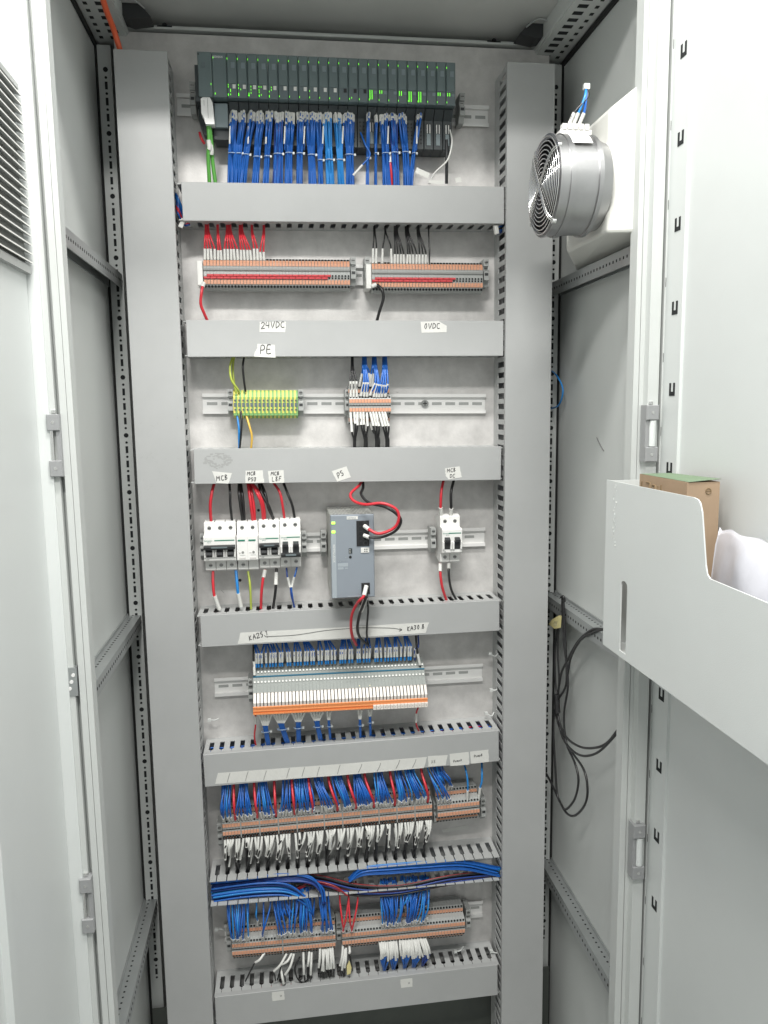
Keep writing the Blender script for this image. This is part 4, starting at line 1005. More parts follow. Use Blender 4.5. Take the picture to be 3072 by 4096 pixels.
for i in range(n):
    if i in x31:
        o = o1 if f1 else o1.copy()
        if not f1: COL.objects.link(o); o.parent = t
        f1 = False
    else:
        o = o0 if k0 else o0.copy()
        if not k0: COL.objects.link(o); o.parent = t
        k0 = False
    o.location = (i*p*.001, 0, 0)
for i in range(34, n):
    m = MB(); m.box(i*p+.35, (i+1)*p-.15, -dA-6, -dA-2.6, -1.5, 7, 'relay_white', .4); mk = m.build('marker_tag', t)
    text(mk, str(i+1), (i*p+p/2+.1, -dA-6.1, 1.6), 3.1, 'ink_grey', align='CENTER', sx=.8).location = Vector((i*p+p/2+.1, -dA-6.1, 1.6))*.001
def RP(x, z, dd): return Vector((a.x+x*math.cos(ang)-z*math.sin(ang), -dd, a.z+x*math.sin(ang)+z*math.cos(ang)))
def xr(px, py, dd): q = G(px, py, dd); return (q.x-a.x)
# upper blue wires: (bundle start px, sleeve px list) read off the photograph
UP = [(1022, (1024, 1034)), (1058, (1047,)), (1068, (1065, 1080)), (1083, (1091,)), (1092, (1103,)), (1105, (1119,)), (1130, (1129,)), (1143, (1150, 1161)), (1185, (1178, 1191, 1203)), (1224, (1219, 1230, 1245, 1256)),
      (1277, (1275, 1287)), (1302, (1303, 1313)), (1315, (1327, 1340)), (1375, (1361, 1370, 1381)), (1393, (1397, 1409)), (1435, (1430, 1440)), (1470, (1455, 1467, 1478)), (1512, (1501, 1511, 1525)), (1545, (1541, 1553, 1565)),
      (1583, (1577, 1589, 1604)), (1622, (1619, 1634, 1643))]
ztop_px = lambda px: 2655-(px-1020)*.047
for gi, (px, ends) in enumerate(UP):
    W_ = []
    q = G(px, 2600, 42); zs = duct_z(4, q.x, False)+8
    for k, ex in enumerate(ends):
        e = G(ex, ztop_px(ex)-2, 47); s0 = G(ex+rnd(-3, 3), ztop_px(ex)-42, 51); f = k-(len(ends)-1)/2
        W_.append(([Vector((q.x+f*2.2, -38+rnd(-3, 3), zs)), Vector((q.x+f*2.6, -43, zs-16)), s0, e], 1.6, 'blue', (s0, e)))
    t2 = bundle('wire_bundle', '%s blue wire group from the left feeding the top of the relay row' % ORD[gi], 'blue wire groups above the relays', W_)
    for k, ex in enumerate(ends):
        e = G(ex, ztop_px(ex)-2, 47); mm = MB(); mm.tube([e, e+Vector((0, 1.5, -8))], 2.0, 'lightblue', 7, sub=1); mm.build('ferrule', t2, W_[0][0][0])
wire('black_wire', [G(1013, 2570, 40), G(1014, 2640, 50), G(1017, 2705, 52)], 1.8, 'black', 'black wire with a long white sleeve at the left end of the relays', sleeves=((G(1015, 2645, 50), G(1018, 2700, 52)),))
wire('black_wire', [zH(803, 190, 40), zH(808, 280, 50), zH(820, 365, 54), zH(843, 480, 50)], 1.8, 'black', 'black wire with a long white sleeve at the right end of the relays', sleeves=((zH(820, 365, 54), zH(840, 462, 51)),))
wire('blue_wire', [zH(823, 190, 40), zH(826, 300, 48), zH(796, 330, 50), zH(796, 420, 42)], 1.6, 'darkblue', 'last blue wire at the right end of the relays', sleeves=((zH(798, 320, 50), zH(793, 392, 44)),))
# lower bundles
LW = [(1061, 2900, 1075, 5), (1124, 2890, 1152, 6), (1193, 2885, 1195, 5), (1267, 2880, 1284, 5), (1315, 2878, 1322, 2), (1440, 2875, 1442, 2), (1480, 2863, 1482, 2)]
for gi, (px, py, pb, n_) in enumerate(LW):
    W_ = []
    for k in range(n_):
        f = k-(n_-1)/2
        e = G(px+f*(13 if n_ > 2 else 14), 2858-(px-1013)*.05, 70); s1 = G(px+f*4.5, py, 66); m1 = G(px+f*3+(pb-px)*.3, py+30, 60)
        q = G(pb, 3000, 36); zs = duct_z(5, q.x, True)-8
        W_.append(([e, s1, m1, G(pb-(pb-px)*.15+f*3, py+75, 50), Vector((q.x+f*1.1, -34-rnd(0, 6), zs))], 1.7, 'blue', (e, s1)))
    tc = G(px+(pb-px)*.2, py+26, 61)
    bundle('wire_bundle', '%s tied blue bundle from the left hanging below the relays' % ORD[gi], 'tied blue bundles below the relays', W_, tie=(tuple(tc), (0, 0, 1), n_*1.4+1, 4.5))
wire('red_wire', [G(1022, 2862, 66), G(1022, 2900, 60), G(1018, 2950, 50), G(1028, 3000, 40)], 1.6, 'red', 'thin red wire with a white sleeve below the first relay', sleeves=((G(1023, 2864, 66), G(1022, 2895, 60)),))
wire('red_wire', [zH(832, 825, 66), zH(808, 890, 60), zH(806, 975, 52), zH(822, 1030, 44), zH(845, 1070, 36)], 1.6, 'red', 'thin red wire with a white sleeve below the last relays', sleeves=((zH(810, 890, 60), zH(806, 970, 53)),))

# ================================================================ ROW 6 : double-level terminals
s6 = strip_M((890, 3320), (1729, 3240), 'long double-level terminal strip crowded with blue wires above and white sleeves below', [6, 6, 6, 6, 9, 6, 6, 6, 6, 6, 6])
s6b = strip_M((1750, 3246), (1918, 3227), 'short double-level terminal strip under the Pump tape labels', [14])
BG = [(909, 881, 924), (976, 954, 1012), (1049, 1042, 1092), (1146, 1124, 1165), (1192, 1184, 1221), (1226, 1228, 1262), (1272, 1292, 1333), (1348, 1366, 1410), (1428, 1424, 1489), (1514, 1506, 1561), (1590, 1584, 1626), (1636, 1652, 1706)]
def zline6(px): return 3320-(px-890)*.0954
def fan(s, no, px, e0, e1, n_, col, label, group, zc, dd, zline, r=1.45, slen=13, start_py=3160):
    W_ = []; q = G(px, start_py, 44)
    for k in range(n_):
        u = k/(n_-1) if n_ > 1 else .5; ex = e0+(e1-e0)*u+rnd(-5, 5); X = s['near'](ex, zline(ex)); lift = rnd(-3, 5)
        e = s['pos'](X+rnd(-.4, .4), zc, dd); s0 = s['pos'](X+rnd(-3.5, 3), zc+slen+lift, dd+9)
        f = (u-.5)*12; p0 = Vector((q.x+f, -36-rnd(0, 14), duct_z(no, q.x, False)+9)); p1 = Vector((q.x+f*1.2+rnd(-2, 2), -50-rnd(0, 10), duct_z(no, q.x, False)-14))
        W_.append(([p0, p1, p1.lerp(s0, .6)+Vector((rnd(-2, 2), -7-rnd(0, 7), 4)), s0, e], r, col if rnd(0, 1) > .15 else ('lightblue' if col == 'blue' else col), (s0, e)))
    return bundle('wire_bundle', label, group, W_)
for gi, (px, e0, e1) in enumerate(BG):
    n_ = max(6, int((e1-e0)/5.0))
    fan(s6, 5, px, e0, e1, n_, 'blue', '%s fanned blue wire group from the left above the crowded terminal strip' % ORD[gi], 'blue wire groups above the crowded terminals', 15, 58, zline6)
for gi, (p0_, p1_) in enumerate(((937, 946), (1019, 1029), (1099, 1107), (1169, 1178), (1236, 1255), (1316, 1352), (1392, 1426), (1460, 1500), (1561, 1576), (1685, 1717))):
    X = s6['near'](p1_, zline6(p1_)); e = s6['pos'](X, 17, 59); s0 = s6['pos'](X, 29, 66); q = G(p0_, 3150, 48); zz = duct_z(5, q.x, False)
    wire('red_wire', [Vector((q.x, -42, zz+8)), Vector((q.x-.5, -56, zz-16)), Vector((q.x, -70, 0)).lerp(s0, .7)*0+Vector(((q.x+s0.x)/2, -74, (zz-16+s0.z)/2)), s0, e], 2.5, 'red', '%s thick red wire from the left above the crowded terminal strip' % ORD[gi], group='thick red wires above the crowded terminals', sleeves=())
zl6b = lambda px: 3246-(px-1750)*.113
fan(s6b, 5, 1720, 1757, 1800, 5, 'blue', 'lower blue wire group at the left of the short double-level strip', 'blue wire groups above the crowded terminals', 15, 58, zl6b)
fan(s6b, 5, 1750, 1752, 1822, 9, 'blue', 'upper blue wire group at the left of the short double-level strip', 'blue wire groups above the crowded terminals', 32, 42, zl6b)
def zI(u, v, d): return G(1350+u*.4219, 2950+v*.4219, d)
wire('blue_wire', [zI(1200, 255, 44), zI(1222, 330, 60), zI(1235, 430, 64), zI(1235, 500, 62), zI(1230, 600, 56)], 1.9, 'lightblue', 'single blue wire under the Pump A tape', sleeves=((zI(1235, 500, 62), zI(1230, 602, 56)),))
wire('blue_wire', [zI(1368, 240, 44), zI(1370, 330, 60), zI(1368, 420, 64), zI(1353, 475, 62), zI(1340, 590, 56)], 1.9, 'lightblue', 'single blue wire under the Pump B tape', sleeves=((zI(1353, 475, 62), zI(1338, 590, 56)),))
# lower sleeves fall into the slots of the open duct
slots = [96+18.35*k for k in range(29)]
D6 = DU[6]
gi = 0; Xs = s6['X'][:]; grp = {}
for i, X in enumerate(Xs):
    if rnd(0, 1) < .03: continue
    wp = s6['pos'](X, -15, 56); sx = min(slots, key=lambda v: abs(v-(wp.x-7))); grp.setdefault(sx, []).append(X)
for gi, (sx, lst) in enumerate(sorted(grp.items())):
    W_ = []
    for k, X in enumerate(lst*1):
        for lev in ((0, 1) if rnd(0, 1) < .55 else (0,)):
            z0_, d0_ = (-15, 57) if lev == 0 else (-32, 42)
            e = s6['pos'](X+rnd(-.5, .5), z0_, d0_); ln = rnd(34, 50) if rnd(0, 1) > .2 else rnd(20, 28); drift = (sx-e.x)
            e1 = e+Vector((0, -3.5, -4)); s1 = e+Vector((drift*.75+rnd(-3.5, 3.5), -1-rnd(0, 9), -ln)); md = e+Vector((drift*.33+rnd(0, 2.4), -6-rnd(0, 4), -ln*.5))
            zt6 = duct_z(6, sx, True)
            W_.append(([e, e1, md, s1, Vector((sx+rnd(-2, 2), -40-rnd(-6, 6), zt6+3)), Vector((sx+rnd(-2, 2), -40, zt6-14))], 1.6, 'black', (e1, s1, md)))
            if rnd(0, 1) < .3: W_.append(([e+Vector((1.5, 4, 0)), md+Vector((rnd(-2, 2), 8, 0)), s1+Vector((rnd(-3, 3), 8, 0)), Vector((sx+rnd(-3, 3), -36, zt6-12))], 1.6, 'black', None))
    bundle('wire_bundle', '%s cluster from the left of black wires in long white sleeves above the open duct' % (ORD[gi] if gi < 25 else 'last'), 'white sleeved wire clusters under the crowded terminals', W_)
# wires lying in the open duct
def laid(name, label, P, n_, spread, cols, r=1.7, ends=None):
    W_ = []
    for k in range(n_):
        dz = rnd(-spread, spread); dd = rnd(-9, 9); j = rnd(-3, 3)
        pts = [G(px, py, dp+dd)+Vector((rnd(-3, 3), 0, dz*sc)) for (px, py, dp, sc) in P]
        W_.append((pts, r, cols[k % len(cols)], None))
    return bundle(name, label, 'loose wires lying in the open duct', W_)
laid('wire_bundle', 'thick sheaf of bright blue wires lying in the left half of the open duct', [(850, 3580, 52, 1), (950, 3565, 54, 1), (1060, 3555, 56, 1), (1150, 3560, 56, .9), (1220, 3600, 58, .5), (1240, 3640, 62, .3)], 32, 13, ['blue', 'blue', 'lightblue', 'darkblue', 'blue'])
laid('wire_bundle', 'second sheaf of dark blue wires arching over the left half of the open duct', [(850, 3548, 44, 1), (980, 3535, 48, 1), (1120, 3515, 54, 1), (1230, 3520, 58, .8), (1285, 3560, 62, .5), (1297, 3610, 64, .3)], 28, 10, ['darkblue', 'blue', 'darkblue', 'blue'])
laid('wire_bundle', 'thick sheaf of bright blue wires lying in the right half of the open duct', [(1400, 3520, 58, .4), (1450, 3488, 60, .8), (1560, 3478, 60, 1), (1700, 3468, 60, 1), (1850, 3462, 58, 1), (1995, 3490, 54, 1)], 36, 11, ['blue', 'blue', 'lightblue', 'blue', 'darkblue'])
laid('wire_bundle', 'tangle of black and dark red wires in the middle of the open duct', [(1180, 3510, 46, 1), (1300, 3530, 50, 1), (1430, 3560, 56, 1), (1600, 3560, 58, .8), (1800, 3520, 56, .8), (1990, 3500, 50, .8)], 34, 12, ['black', 'darkblue', 'black', 'brown', 'black'], 1.6)
laid('wire_bundle', 'few red wires crossing the middle of the open duct', [(1110, 3580, 46, .4), (1180, 3560, 46, .6), (1250, 3530, 50, .8), (1330, 3545, 60, .6), (1390, 3580, 64, .3)], 4, 9, ['brown', 'brown', 'red'], 1.4)

# ================================================================ ROW 7
s7 = strip_M((928, 3799), (1342, 3762), 'left of the two lowest double-level terminal strips', [17, 18])
s7b = strip_M((1369, 3757), (1860, 3708), 'right of the two lowest double-level terminal strips, with white number tags', [41])
zl7 = lambda px: 3799-(px-928)*.0895
zl7b = lambda px: 3757-(px-1369)*.0998
for i0, i1, z in ((30, 37, 37), (30, 37, 18)):
    m = MB()
    q0 = s7b['pos'](s7b['X'][27], z+1, 45); ang = s7b['ang']
def num_tags(i0, i1, z, dd, ds):
    pp = s7b['pos'](s7b['X'][i0], z, dd); t = empty('marker_strip', pp, ds, 'marker strip', 'white number tag strips', -s7b['ang'])
    for i in range(i0, i1):
        m = MB(); x = (i-i0)*s7b['p']; m.box(x-2.3, x+2.3, -1, .5, -3.5, 3.5, 'white'); m.build('number_tag', t)
num_tags(20, 29, 35, 35, 'upper strip of white number tags at the right of the lowest terminals'); num_tags(20, 29, 18.6, 52, 'lower strip of white number tags at the right of the lowest terminals')
G7 = [(s7, 930, 930, 953, 5, 15, 58, 'blue'), (s7, 975, 955, 985, 5, 15, 58, 'blue'), (s7, 1010, 1002, 1025, 2, 32, 42, 'blue'), (s7, 1070, 1048, 1056, 2, 15, 58, 'blue'), (s7, 1110, 1112, 1140, 4, 15, 58, 'blue'), (s7, 1135, 1112, 1180, 6, 32, 42, 'blue'),
      (s7, 1178, 1158, 1182, 4, 15, 58, 'blue'), (s7, 1218, 1200, 1250, 7, 15, 58, 'blue'), (s7, 1240, 1228, 1252, 4, 32, 42, 'blue'), (s7, 1297, 1286, 1325, 8, 15, 58, 'blue')]
for gi, (s, px, e0, e1, n_, zc, dd, col) in enumerate(G7):
    fan(s, 6, px, e0, e1, n_, col, '%s blue wire group from the left above the lowest left strip' % ORD[gi], 'blue wire groups above the lowest terminals', zc, dd, zl7, 1.6, 12, 3640)
G8 = [(1535, 1530, 1580, 8, 15, 58), (1555, 1535, 1545, 4, 32, 42), (1570, 1560, 1590, 5, 15, 58), (1620, 1600, 1625, 5, 15, 58), (1618, 1598, 1610, 3, 32, 42), (1653, 1630, 1655, 6, 15, 58), (1655, 1630, 1642, 3, 32, 42), (1693, 1660, 1690, 5, 15, 58), (1700, 1665, 1695, 4, 32, 42)]
for gi, (px, e0, e1, n_, zc, dd) in enumerate(G8):
    fan(s7b, 6, px, e0, e1, n_, 'blue', '%s blue wire group from the left above the lowest right strip' % ORD[gi], 'blue wire groups above the lowest terminals', zc, dd, zl7b, 1.6, 12, 3590)
for gi, (px, e0, ds) in enumerate(((1377, 1376, 'left'), (1412, 1403, 'right'))):
    fan(s7b, 6, px, e0-1, e0+5, 2, 'red', '%s red wire pair dropping to the start of the lowest right strip' % ds, 'red wire groups above the lowest terminals', 14, 58, zl7b, 1.7, 6, 3600)
# sleeved wires hanging from row 7
def zJ(u, v, d): return G(800+u*.3918, 3450+v*.3918, d)
def zK(u, v, d): return G(1350+u*.4521, 3450+v*.4521, d)
def hang(lst, Z, label, col='black', group='white sleeved wires under the lowest terminals'):
    W_ = []
    for (u0, v0, u1, v1, u2, v2) in lst:
        e = Z(u0, v0, 56); s1 = Z(u1, v1, 64); md = (e+s1)/2+Vector((rnd(-1.5, 1.5), -6, 0))
        W_.append(([e, md, s1, Z((u1+u2)/2+rnd(-3, 3), (v1+v2)/2, 60), Z(u2, v2, 44)], 1.6, col, (e, s1, md)))
    return bundle('wire_bundle', label, group, W_)
hang([(665, 915, 565, 1020, 465, 1210)], zJ, 'lone black wire with one sleeve slanting into the lowest duct at the left')
hang([(885, 930, 755, 1110, 770, 1200), (935, 930, 835, 1040, 790, 1200), (960, 930, 870, 1145, 870, 1230), (825, 1070, 855, 1235, 880, 1250)], zJ, 'four long white sleeves fanned over the lowest duct left of its middle')
hang([(1055, 915, 1060, 1140, 1070, 1220), (1115, 910, 1100, 1055, 1100, 1200), (1140, 915, 1130, 1145, 1090, 1220)], zJ, 'three straight white sleeves over the lowest duct')
hang([(1225, 855, 1212, 1070, 1240, 1190), (1250, 880, 1262, 1105, 1270, 1200), (1285, 880, 1295, 1085, 1290, 1200), (1310, 870, 1320, 1085, 1320, 1190), (1330, 860, 1340, 1080, 1350, 1190), (1350, 855, 1368, 1075, 1370, 1190), (1270, 880, 1245, 1100, 1255, 1200)], zJ, 'dense group of seven white sleeves left of the divider in the lowest row')
hang([(1460, 840, 1430, 1050, 1450, 1190), (1480, 880, 1450, 1095, 1470, 1190), (1492, 870, 1478, 1070, 1480, 1190), (1525, 855, 1522, 925, 1555, 1100)], zJ, 'four white sleeves right of the divider in the lowest row')
for gi, (u0, base, n_) in enumerate(((370, 410, 5), (455, 500, 5), (550, 590, 6), (640, 665, 5), (710, 745, 5))):
    lst = [(u0+16*k, 690+rnd(-5, 5)-gi*6, u0+16*k+(14 if gi < 3 else 24)+(20 if gi == 4 else 0), 845+rnd(-25, 25)-gi*6, base+rnd(-12, 12), 975-gi*10) for k in range(n_)]
    hang(lst, zK, '%s sleeved group from the left under the lowest right strip' % ORD[gi], 'blue' if gi < 4 else 'darkblue')
wire('black_wire', [zJ(1020, 960, 50), zJ(970, 1080, 60), zJ(1000, 1190, 60), zJ(1060, 1225, 58), zJ(1120, 1170, 60), zJ(1130, 1130, 58)], 1.6, 'black', 'slack black wire looped over the edge of the lowest duct')
m = MB(); q = zJ(1520, 1075, 66); m.prism([(-4, -14), (3, -12), (5, 0), (1, 15), (-4, 4)], -.4, .4, 'tag_yellow', 'y'); o = m.build('wire_tag', None, (0, 0, 0)); o.location = q*.001; tag(o, 'small yellowed tag hanging among the sleeves in the lowest row', 'tag')

# ================================================================ HANDWRITTEN TAPES
GL = {'2': [[(0, .8), (.3, 1), (.6, .85), (.5, .5), (0, 0), (.7, .02)]], '4': [[(.1, 1), (0, .5), (.6, .5)], [(.5, 1), (.5, 0)]], 'V': [[(0, 1), (.3, 0), (.65, 1)]], 'D': [[(.05, 0), (.1, 1), (.6, .7), (.6, .25), (.05, 0)]],
      'C': [[(.65, .9), (.2, .9), (.05, .4), (.3, 0), (.7, .1)]], 'P': [[(.1, 0), (.1, 1), (.6, .9), (.55, .5), (.1, .45)]], 'E': [[(.6, 1), (.1, 1), (.1, 0), (.65, 0)], [(.1, .5), (.5, .52)]], '0': [[(.3, 1), (.05, .5), (.3, 0), (.55, .5), (.3, 1)]],
      'M': [[(0, 0), (.1, 1), (.4, .4), (.7, 1), (.8, 0)]], 'B': [[(.1, 0), (.1, 1), (.5, .85), (.15, .55), (.6, .3), (.1, 0)]], 'S': [[(.6, .9), (.2, .95), (.15, .6), (.55, .4), (.45, 0), (.05, .1)]], 'U': [[(.05, 1), (.1, .1), (.5, .1), (.55, 1), (.3, .9)]],
      'L': [[(.1, 1), (.1, 0), (.6, .02)]], 'F': [[(.1, 0), (.15, 1), (.7, 1)], [(.12, .5), (.55, .52)]], 'K': [[(.1, 1), (.05, 0)], [(.6, .9), (.1, .4), (.6, 0)]], 'A': [[(0, 0), (.35, 1), (.65, 0)], [(.1, .4), (.55, .4)]], '5': [[(.6, 1), (.2, 1), (.15, .6), (.5, .5), (.45, 0), (.05, .05)]],
      '.': [[(.1, .02), (.2, .04)]], '1': [[(.1, .8), (.3, 1), (.28, 0)]], '3': [[(.1, 1), (.55, .9), (.25, .55), (.55, .3), (.1, 0)]], '8': [[(.35, .5), (.1, .8), (.35, 1), (.5, .8), (.1, .25), (.3, 0), (.55, .2), (.35, .5)]],
      'u': [[(.05, .6), (.1, .05), (.45, .1), (.5, .6), (.5, 0)]], 'm': [[(0, 0), (.05, .6), (.25, .5), (.28, 0)], [(.28, .4), (.5, .6), (.55, 0)]], 'p': [[(.05, .6), (.05, -.3)], [(.05, .5), (.45, .55), (.4, .1), (.05, .1)]], 'X': [[(0, 0), (.6, 1)], [(0, 1), (.6, 0)]], ' ': []}
def tape(no, poly, label, texts, r=.42, ink='ink', ex=()):
    q = [G(*p_, DH+.9) for p_ in poly]; cx = sum(v.x for v in q)/len(q); cz = sum(v.z for v in q)/len(q); org = Vector((cx, -DH-.3, cz))
    jag = []
    for i in range(len(q)):
        A_, B_ = q[i], q[(i+1) % len(q)]; jag.append((A_.x, A_.z)); ln = (B_-A_).length
        if abs(B_.z-A_.z) > abs(B_.x-A_.x)*.6:
            for k in range(1, 5): v = A_.lerp(B_, k/5); jag.append((v.x+rnd(-.5, .5), v.z))
    m = MB(); m.prism(jag, -DH-.45, -DH-.25, 'paper', 'y'); o = m.build('tape_label', None, org); tag(o, label, 'tape label', 'handwritten tape labels')
    wr = MB()
    for (s, px, py, hpx, a_, sl) in texts:
        b0 = G(px, py, DH+.6); H = hpx/2.33; ca, sa = math.cos(math.radians(a_)), math.sin(math.radians(a_)); x = 0
        for ch in s:
            for st in GL[ch]:
                pts = []
                for (u, v) in st:
                    uu = (x+u*.85+v*sl+rnd(-.03, .03))*H; vv = (v+rnd(-.04, .04))*H
                    pts.append((b0.x+uu*ca-vv*sa, -DH-.75, b0.z+uu*sa+vv*ca))
                wr.tube(pts, r, ink, 4, sub=2)
            x += .3 if ch in '.' else (.95 if ch == 'M' else .78)
    for pl in ex:
        if not texts: wr = MB()
        wr.tube([Vector((G(u, v, DH+.6).x, -DH-.75, G(u, v, DH+.6).z)) for u, v in pl], r*.7, ink, 4, sub=4)
        if not texts: wr.build('pencil_stroke', o, org)
    if wr.v and texts: wr.build('handwriting', o, org)
def zm(Z0, s, pts): return [(Z0[0]+u*s, Z0[1]+v*s) for u, v in pts]
z1 = ((650, 700), .4822); z2 = ((1350, 700), .4521); z3 = ((700, 1400), .3617); z4 = ((1250, 1400), .4822)
def pt(z, u, v): return (z[0][0]+u*z[1], z[0][1]+v*z[1])
tape(2, zm(*z1, [(805, 1218), (1025, 1216), (1018, 1306), (805, 1303)]), 'torn white tape reading 24VDC', [('24VDC', *pt(z1, 818, 1275), 24, 3, .1)], r=.6)
tape(2, zm(*z1, [(788, 1400), (930, 1408), (938, 1515), (760, 1506), (762, 1478), (785, 1440)]), 'torn white tape reading PE', [('PE', *pt(z1, 808, 1482), 32, 1, .1)], r=.7)
tape(2, zm(*z2, [(735, 1298), (895, 1292), (968, 1335), (965, 1392), (745, 1396)]), 'torn white tape reading 0VDC', [('0VDC', *pt(z2, 768, 1360), 21, 1, .1)], r=.6)
tape(3, zm(*z3, [(408, 1340), (632, 1362), (590, 1478), (455, 1470)]), 'torn white tape reading only MCB at the left', [('MCB', *pt(z3, 460, 1450), 19, 8, .1)], r=.6)
tape(3, zm(*z3, [(778, 1335), (970, 1330), (988, 1468), (778, 1472)]), 'torn white tape reading MCB PSU', [('MCB', *pt(z3, 798, 1385), 14, 0, .1), ('PSU', *pt(z3, 808, 1450), 14, 0, .1)], r=.55)
tape(3, zm(*z3, [(1028, 1338), (1200, 1328), (1208, 1468), (1045, 1472)]), 'torn white tape reading MCB L8F', [('MCB', *pt(z3, 1060, 1385), 14, 0, .1), ('L8F', *pt(z3, 1072, 1450), 17, 2, .1)], r=.55)
tape(3, zm(*z4, [(160, 1005), (282, 965), (320, 1055), (205, 1093)]), 'tilted white tape reading PS above the power supply', [('PS', *pt(z4, 215, 1066), 20, 35, .25)], r=.6)
tape(3, zm(*z4, [(1100, 982), (1220, 965), (1240, 1055), (1130, 1075), (1105, 1045)]), 'torn white tape reading MCB DC', [('MCB', *pt(z4, 1118, 1016), 15, 5, .1), ('DC', *pt(z4, 1140, 1060), 15, 2, .1)], r=.5)
z5 = ((750, 2350), .3918); z6 = ((1300, 2450), .4521); z7 = ((1350, 2950), .4219); z8 = ((780, 2950), .3737); z9 = ((800, 3450), .3918); z10 = ((1350, 3450), .4521)
tape(4, [pt(z5, 540, 462), pt(z5, 1659, 402), pt(z6, 600, 105), pt(z6, 922, 88), pt(z6, 890, 182), pt(z6, 0, 238), pt(z5, 1100, 545), pt(z5, 512, 577)], 'long white tape with an arrow from KA25.1 to KA30.8',
     [('KA25.1', *pt(z5, 632, 540), 20, 14, .1), ('KA30.8', *pt(z6, 728, 162), 18, 6, .1)], r=.62,
     ex=[[pt(z5, 815, 500), pt(z5, 1100, 485), pt(z5, 1400, 440), pt(z5, 1659, 418), pt(z6, 300, 135), pt(z6, 500, 135), pt(z6, 615, 140), pt(z6, 680, 155)], [pt(z5, 785, 487), pt(z5, 795, 498), pt(z5, 822, 506)], [pt(z6, 660, 140), pt(z6, 680, 153), pt(z6, 655, 165)]])
ticks = [[pt(z8, u, v), pt(z8, u-14, v+40), pt(z8, u-30, v+100)] for u, v in ((375, 380), (570, 362), (765, 355), (1012, 328), (1175, 318), (1335, 312), (1555, 290))]
ticks += [[pt(z7, u, v), pt(z7, u-12, v+35), pt(z7, u-35, v+80)] for u, v in ((232, 250), (410, 240), (590, 212), (745, 205))]
tape(5, [pt(z8, 245, 382), pt(z8, 1659, 278), pt(z7, 400, 222), pt(z7, 850, 185), pt(z7, 820, 290), pt(z7, 0, 362), pt(z8, 1300, 425), pt(z8, 215, 500)], 'long white tape strip ticked off with pencil strokes', [], r=.7, ink='ink_grey', ex=ticks)
tape(5, [pt(z7, 858, 178), pt(z7, 1045, 168), pt(z7, 1025, 265), pt(z7, 862, 278)], 'translucent tape with faint X8 writing', [('X8', *pt(z7, 890, 245), 13, 4, .1)], r=.3, ink='ink_grey')
tape(5, [pt(z7, 1062, 158), pt(z7, 1243, 138), pt(z7, 1250, 258), pt(z7, 1070, 272)], 'white tape reading Pump A', [('PumpA', *pt(z7, 1098, 236), 10, 6, .1)], r=.35)
tape(5, [pt(z7, 1258, 135), pt(z7, 1432, 116), pt(z7, 1436, 232), pt(z7, 1265, 250)], 'white tape reading Pump B', [('PumpB', *pt(z7, 1295, 188), 10, 6, .1)], r=.35)
tape(7, [pt(z9, 732, 1328), pt(z9, 858, 1312), pt(z9, 864, 1402), pt(z9, 740, 1418)], 'small white sticker on the lowest duct, the left of two', [('X8', *pt(z9, 818, 1368), 5, 6, .1)], r=.25, ink='ink_grey')
tape(7, [pt(z10, 556, 1038), pt(z10, 662, 1024), pt(z10, 664, 1100), pt(z10, 562, 1112)], 'small white sticker on the lowest duct, the right of two', [('X8', *pt(z10, 626, 1072), 5, 6, .1)], r=.25, ink='ink_grey')

# ================================================================ FAN UNIT on the right wall
fx, fy, fz, fr = 614, -303, 332, 77
t = empty('filter_fan', (XR-30, fy, fz), 'round metal fan with a wire guard on a white housing on the right wall', 'fan')
FO = (XR-30, fy, fz)
m = MB()
I = [(-342, 262), (-188, 266), (-188, 424), (-342, 424)]; O_ = [(-376, 258), (-60, 258), (-60, 474), (-376, 474)]; xi = 690
v = [(xi, y, z) for y, z in I]+[(XR-.5, y, z) for y, z in O_]
m.add(v, [(0, 1, 2, 3), (4, 7, 6, 5)]+[(i, 4+i, 4+(i+1) % 4, (i+1) % 4) for i in range(4)], 'box_white'); o = m.build('housing', t, FO)
bv = o.modifiers.new('b', 'BEVEL'); bv.width = .004; bv.segments = 2
m = MB(); N = 48
for (xa, ra, xb_, rb, mm) in ((xi, 58, xi-16, 63, 'alu'), (xi-16, 67.1, xi-22, 67.1, 'alu'), (xi-22, 64.5, fx+22, 65.4, 'alu'), (fx+22, 67.9, fx+14, 67.9, 'alu'), (fx+14, 66.2, fx+3, 66.2, 'alu'), (fx+3, 67.9, fx, 67.9, 'alu')):
    vv = []
    for xq, rq in ((xa, ra), (xb_, rb)):
        for i in range(N): th = 2*math.pi*i/N; vv.append((xq, fy+rq*math.cos(th), fz+rq*math.sin(th)))
    m.add(vv, [(i, (i+1) % N, N+(i+1) % N, N+i) for i in range(N)], mm, True)
    if (xa, xb_) != (fx+3, fx): pass
for xq, ra, rb in ((fx, 67.9, 61.1), (xi-22, 67.1, 64.5), (xi-16, 67.1, 64.5), (fx+22, 67.9, 65.4), (fx+14, 67.9, 66.2)):
    vv = []
    for rq in (ra, rb):
        for i in range(N): th = 2*math.pi*i/N; vv.append((xq, fy+rq*math.cos(th), fz+rq*math.sin(th)))
    m.add(vv, [(i, (i+1) % N, N+(i+1) % N, N+i) for i in range(N)], 'alu')
vv = []
for xq in (fx, fx+55):
    for i in range(N): th = 2*math.pi*i/N; vv.append((xq, fy+61.1*math.cos(th), fz+61.1*math.sin(th)))
m.add(vv, [(i, (i+1) % N, N+(i+1) % N, N+i) for i in range(N)], 'fan_dark', True); m.add(vv[N:], [tuple(range(N))], 'fan_dark')
m.build('drum', t, FO)
m = MB(); m.cyl((fx+10, fy, fz), (1, 0, 0), 24, 40, 'fan_dark', 24)
m.build('motor_hub', t, FO)
m = MB()
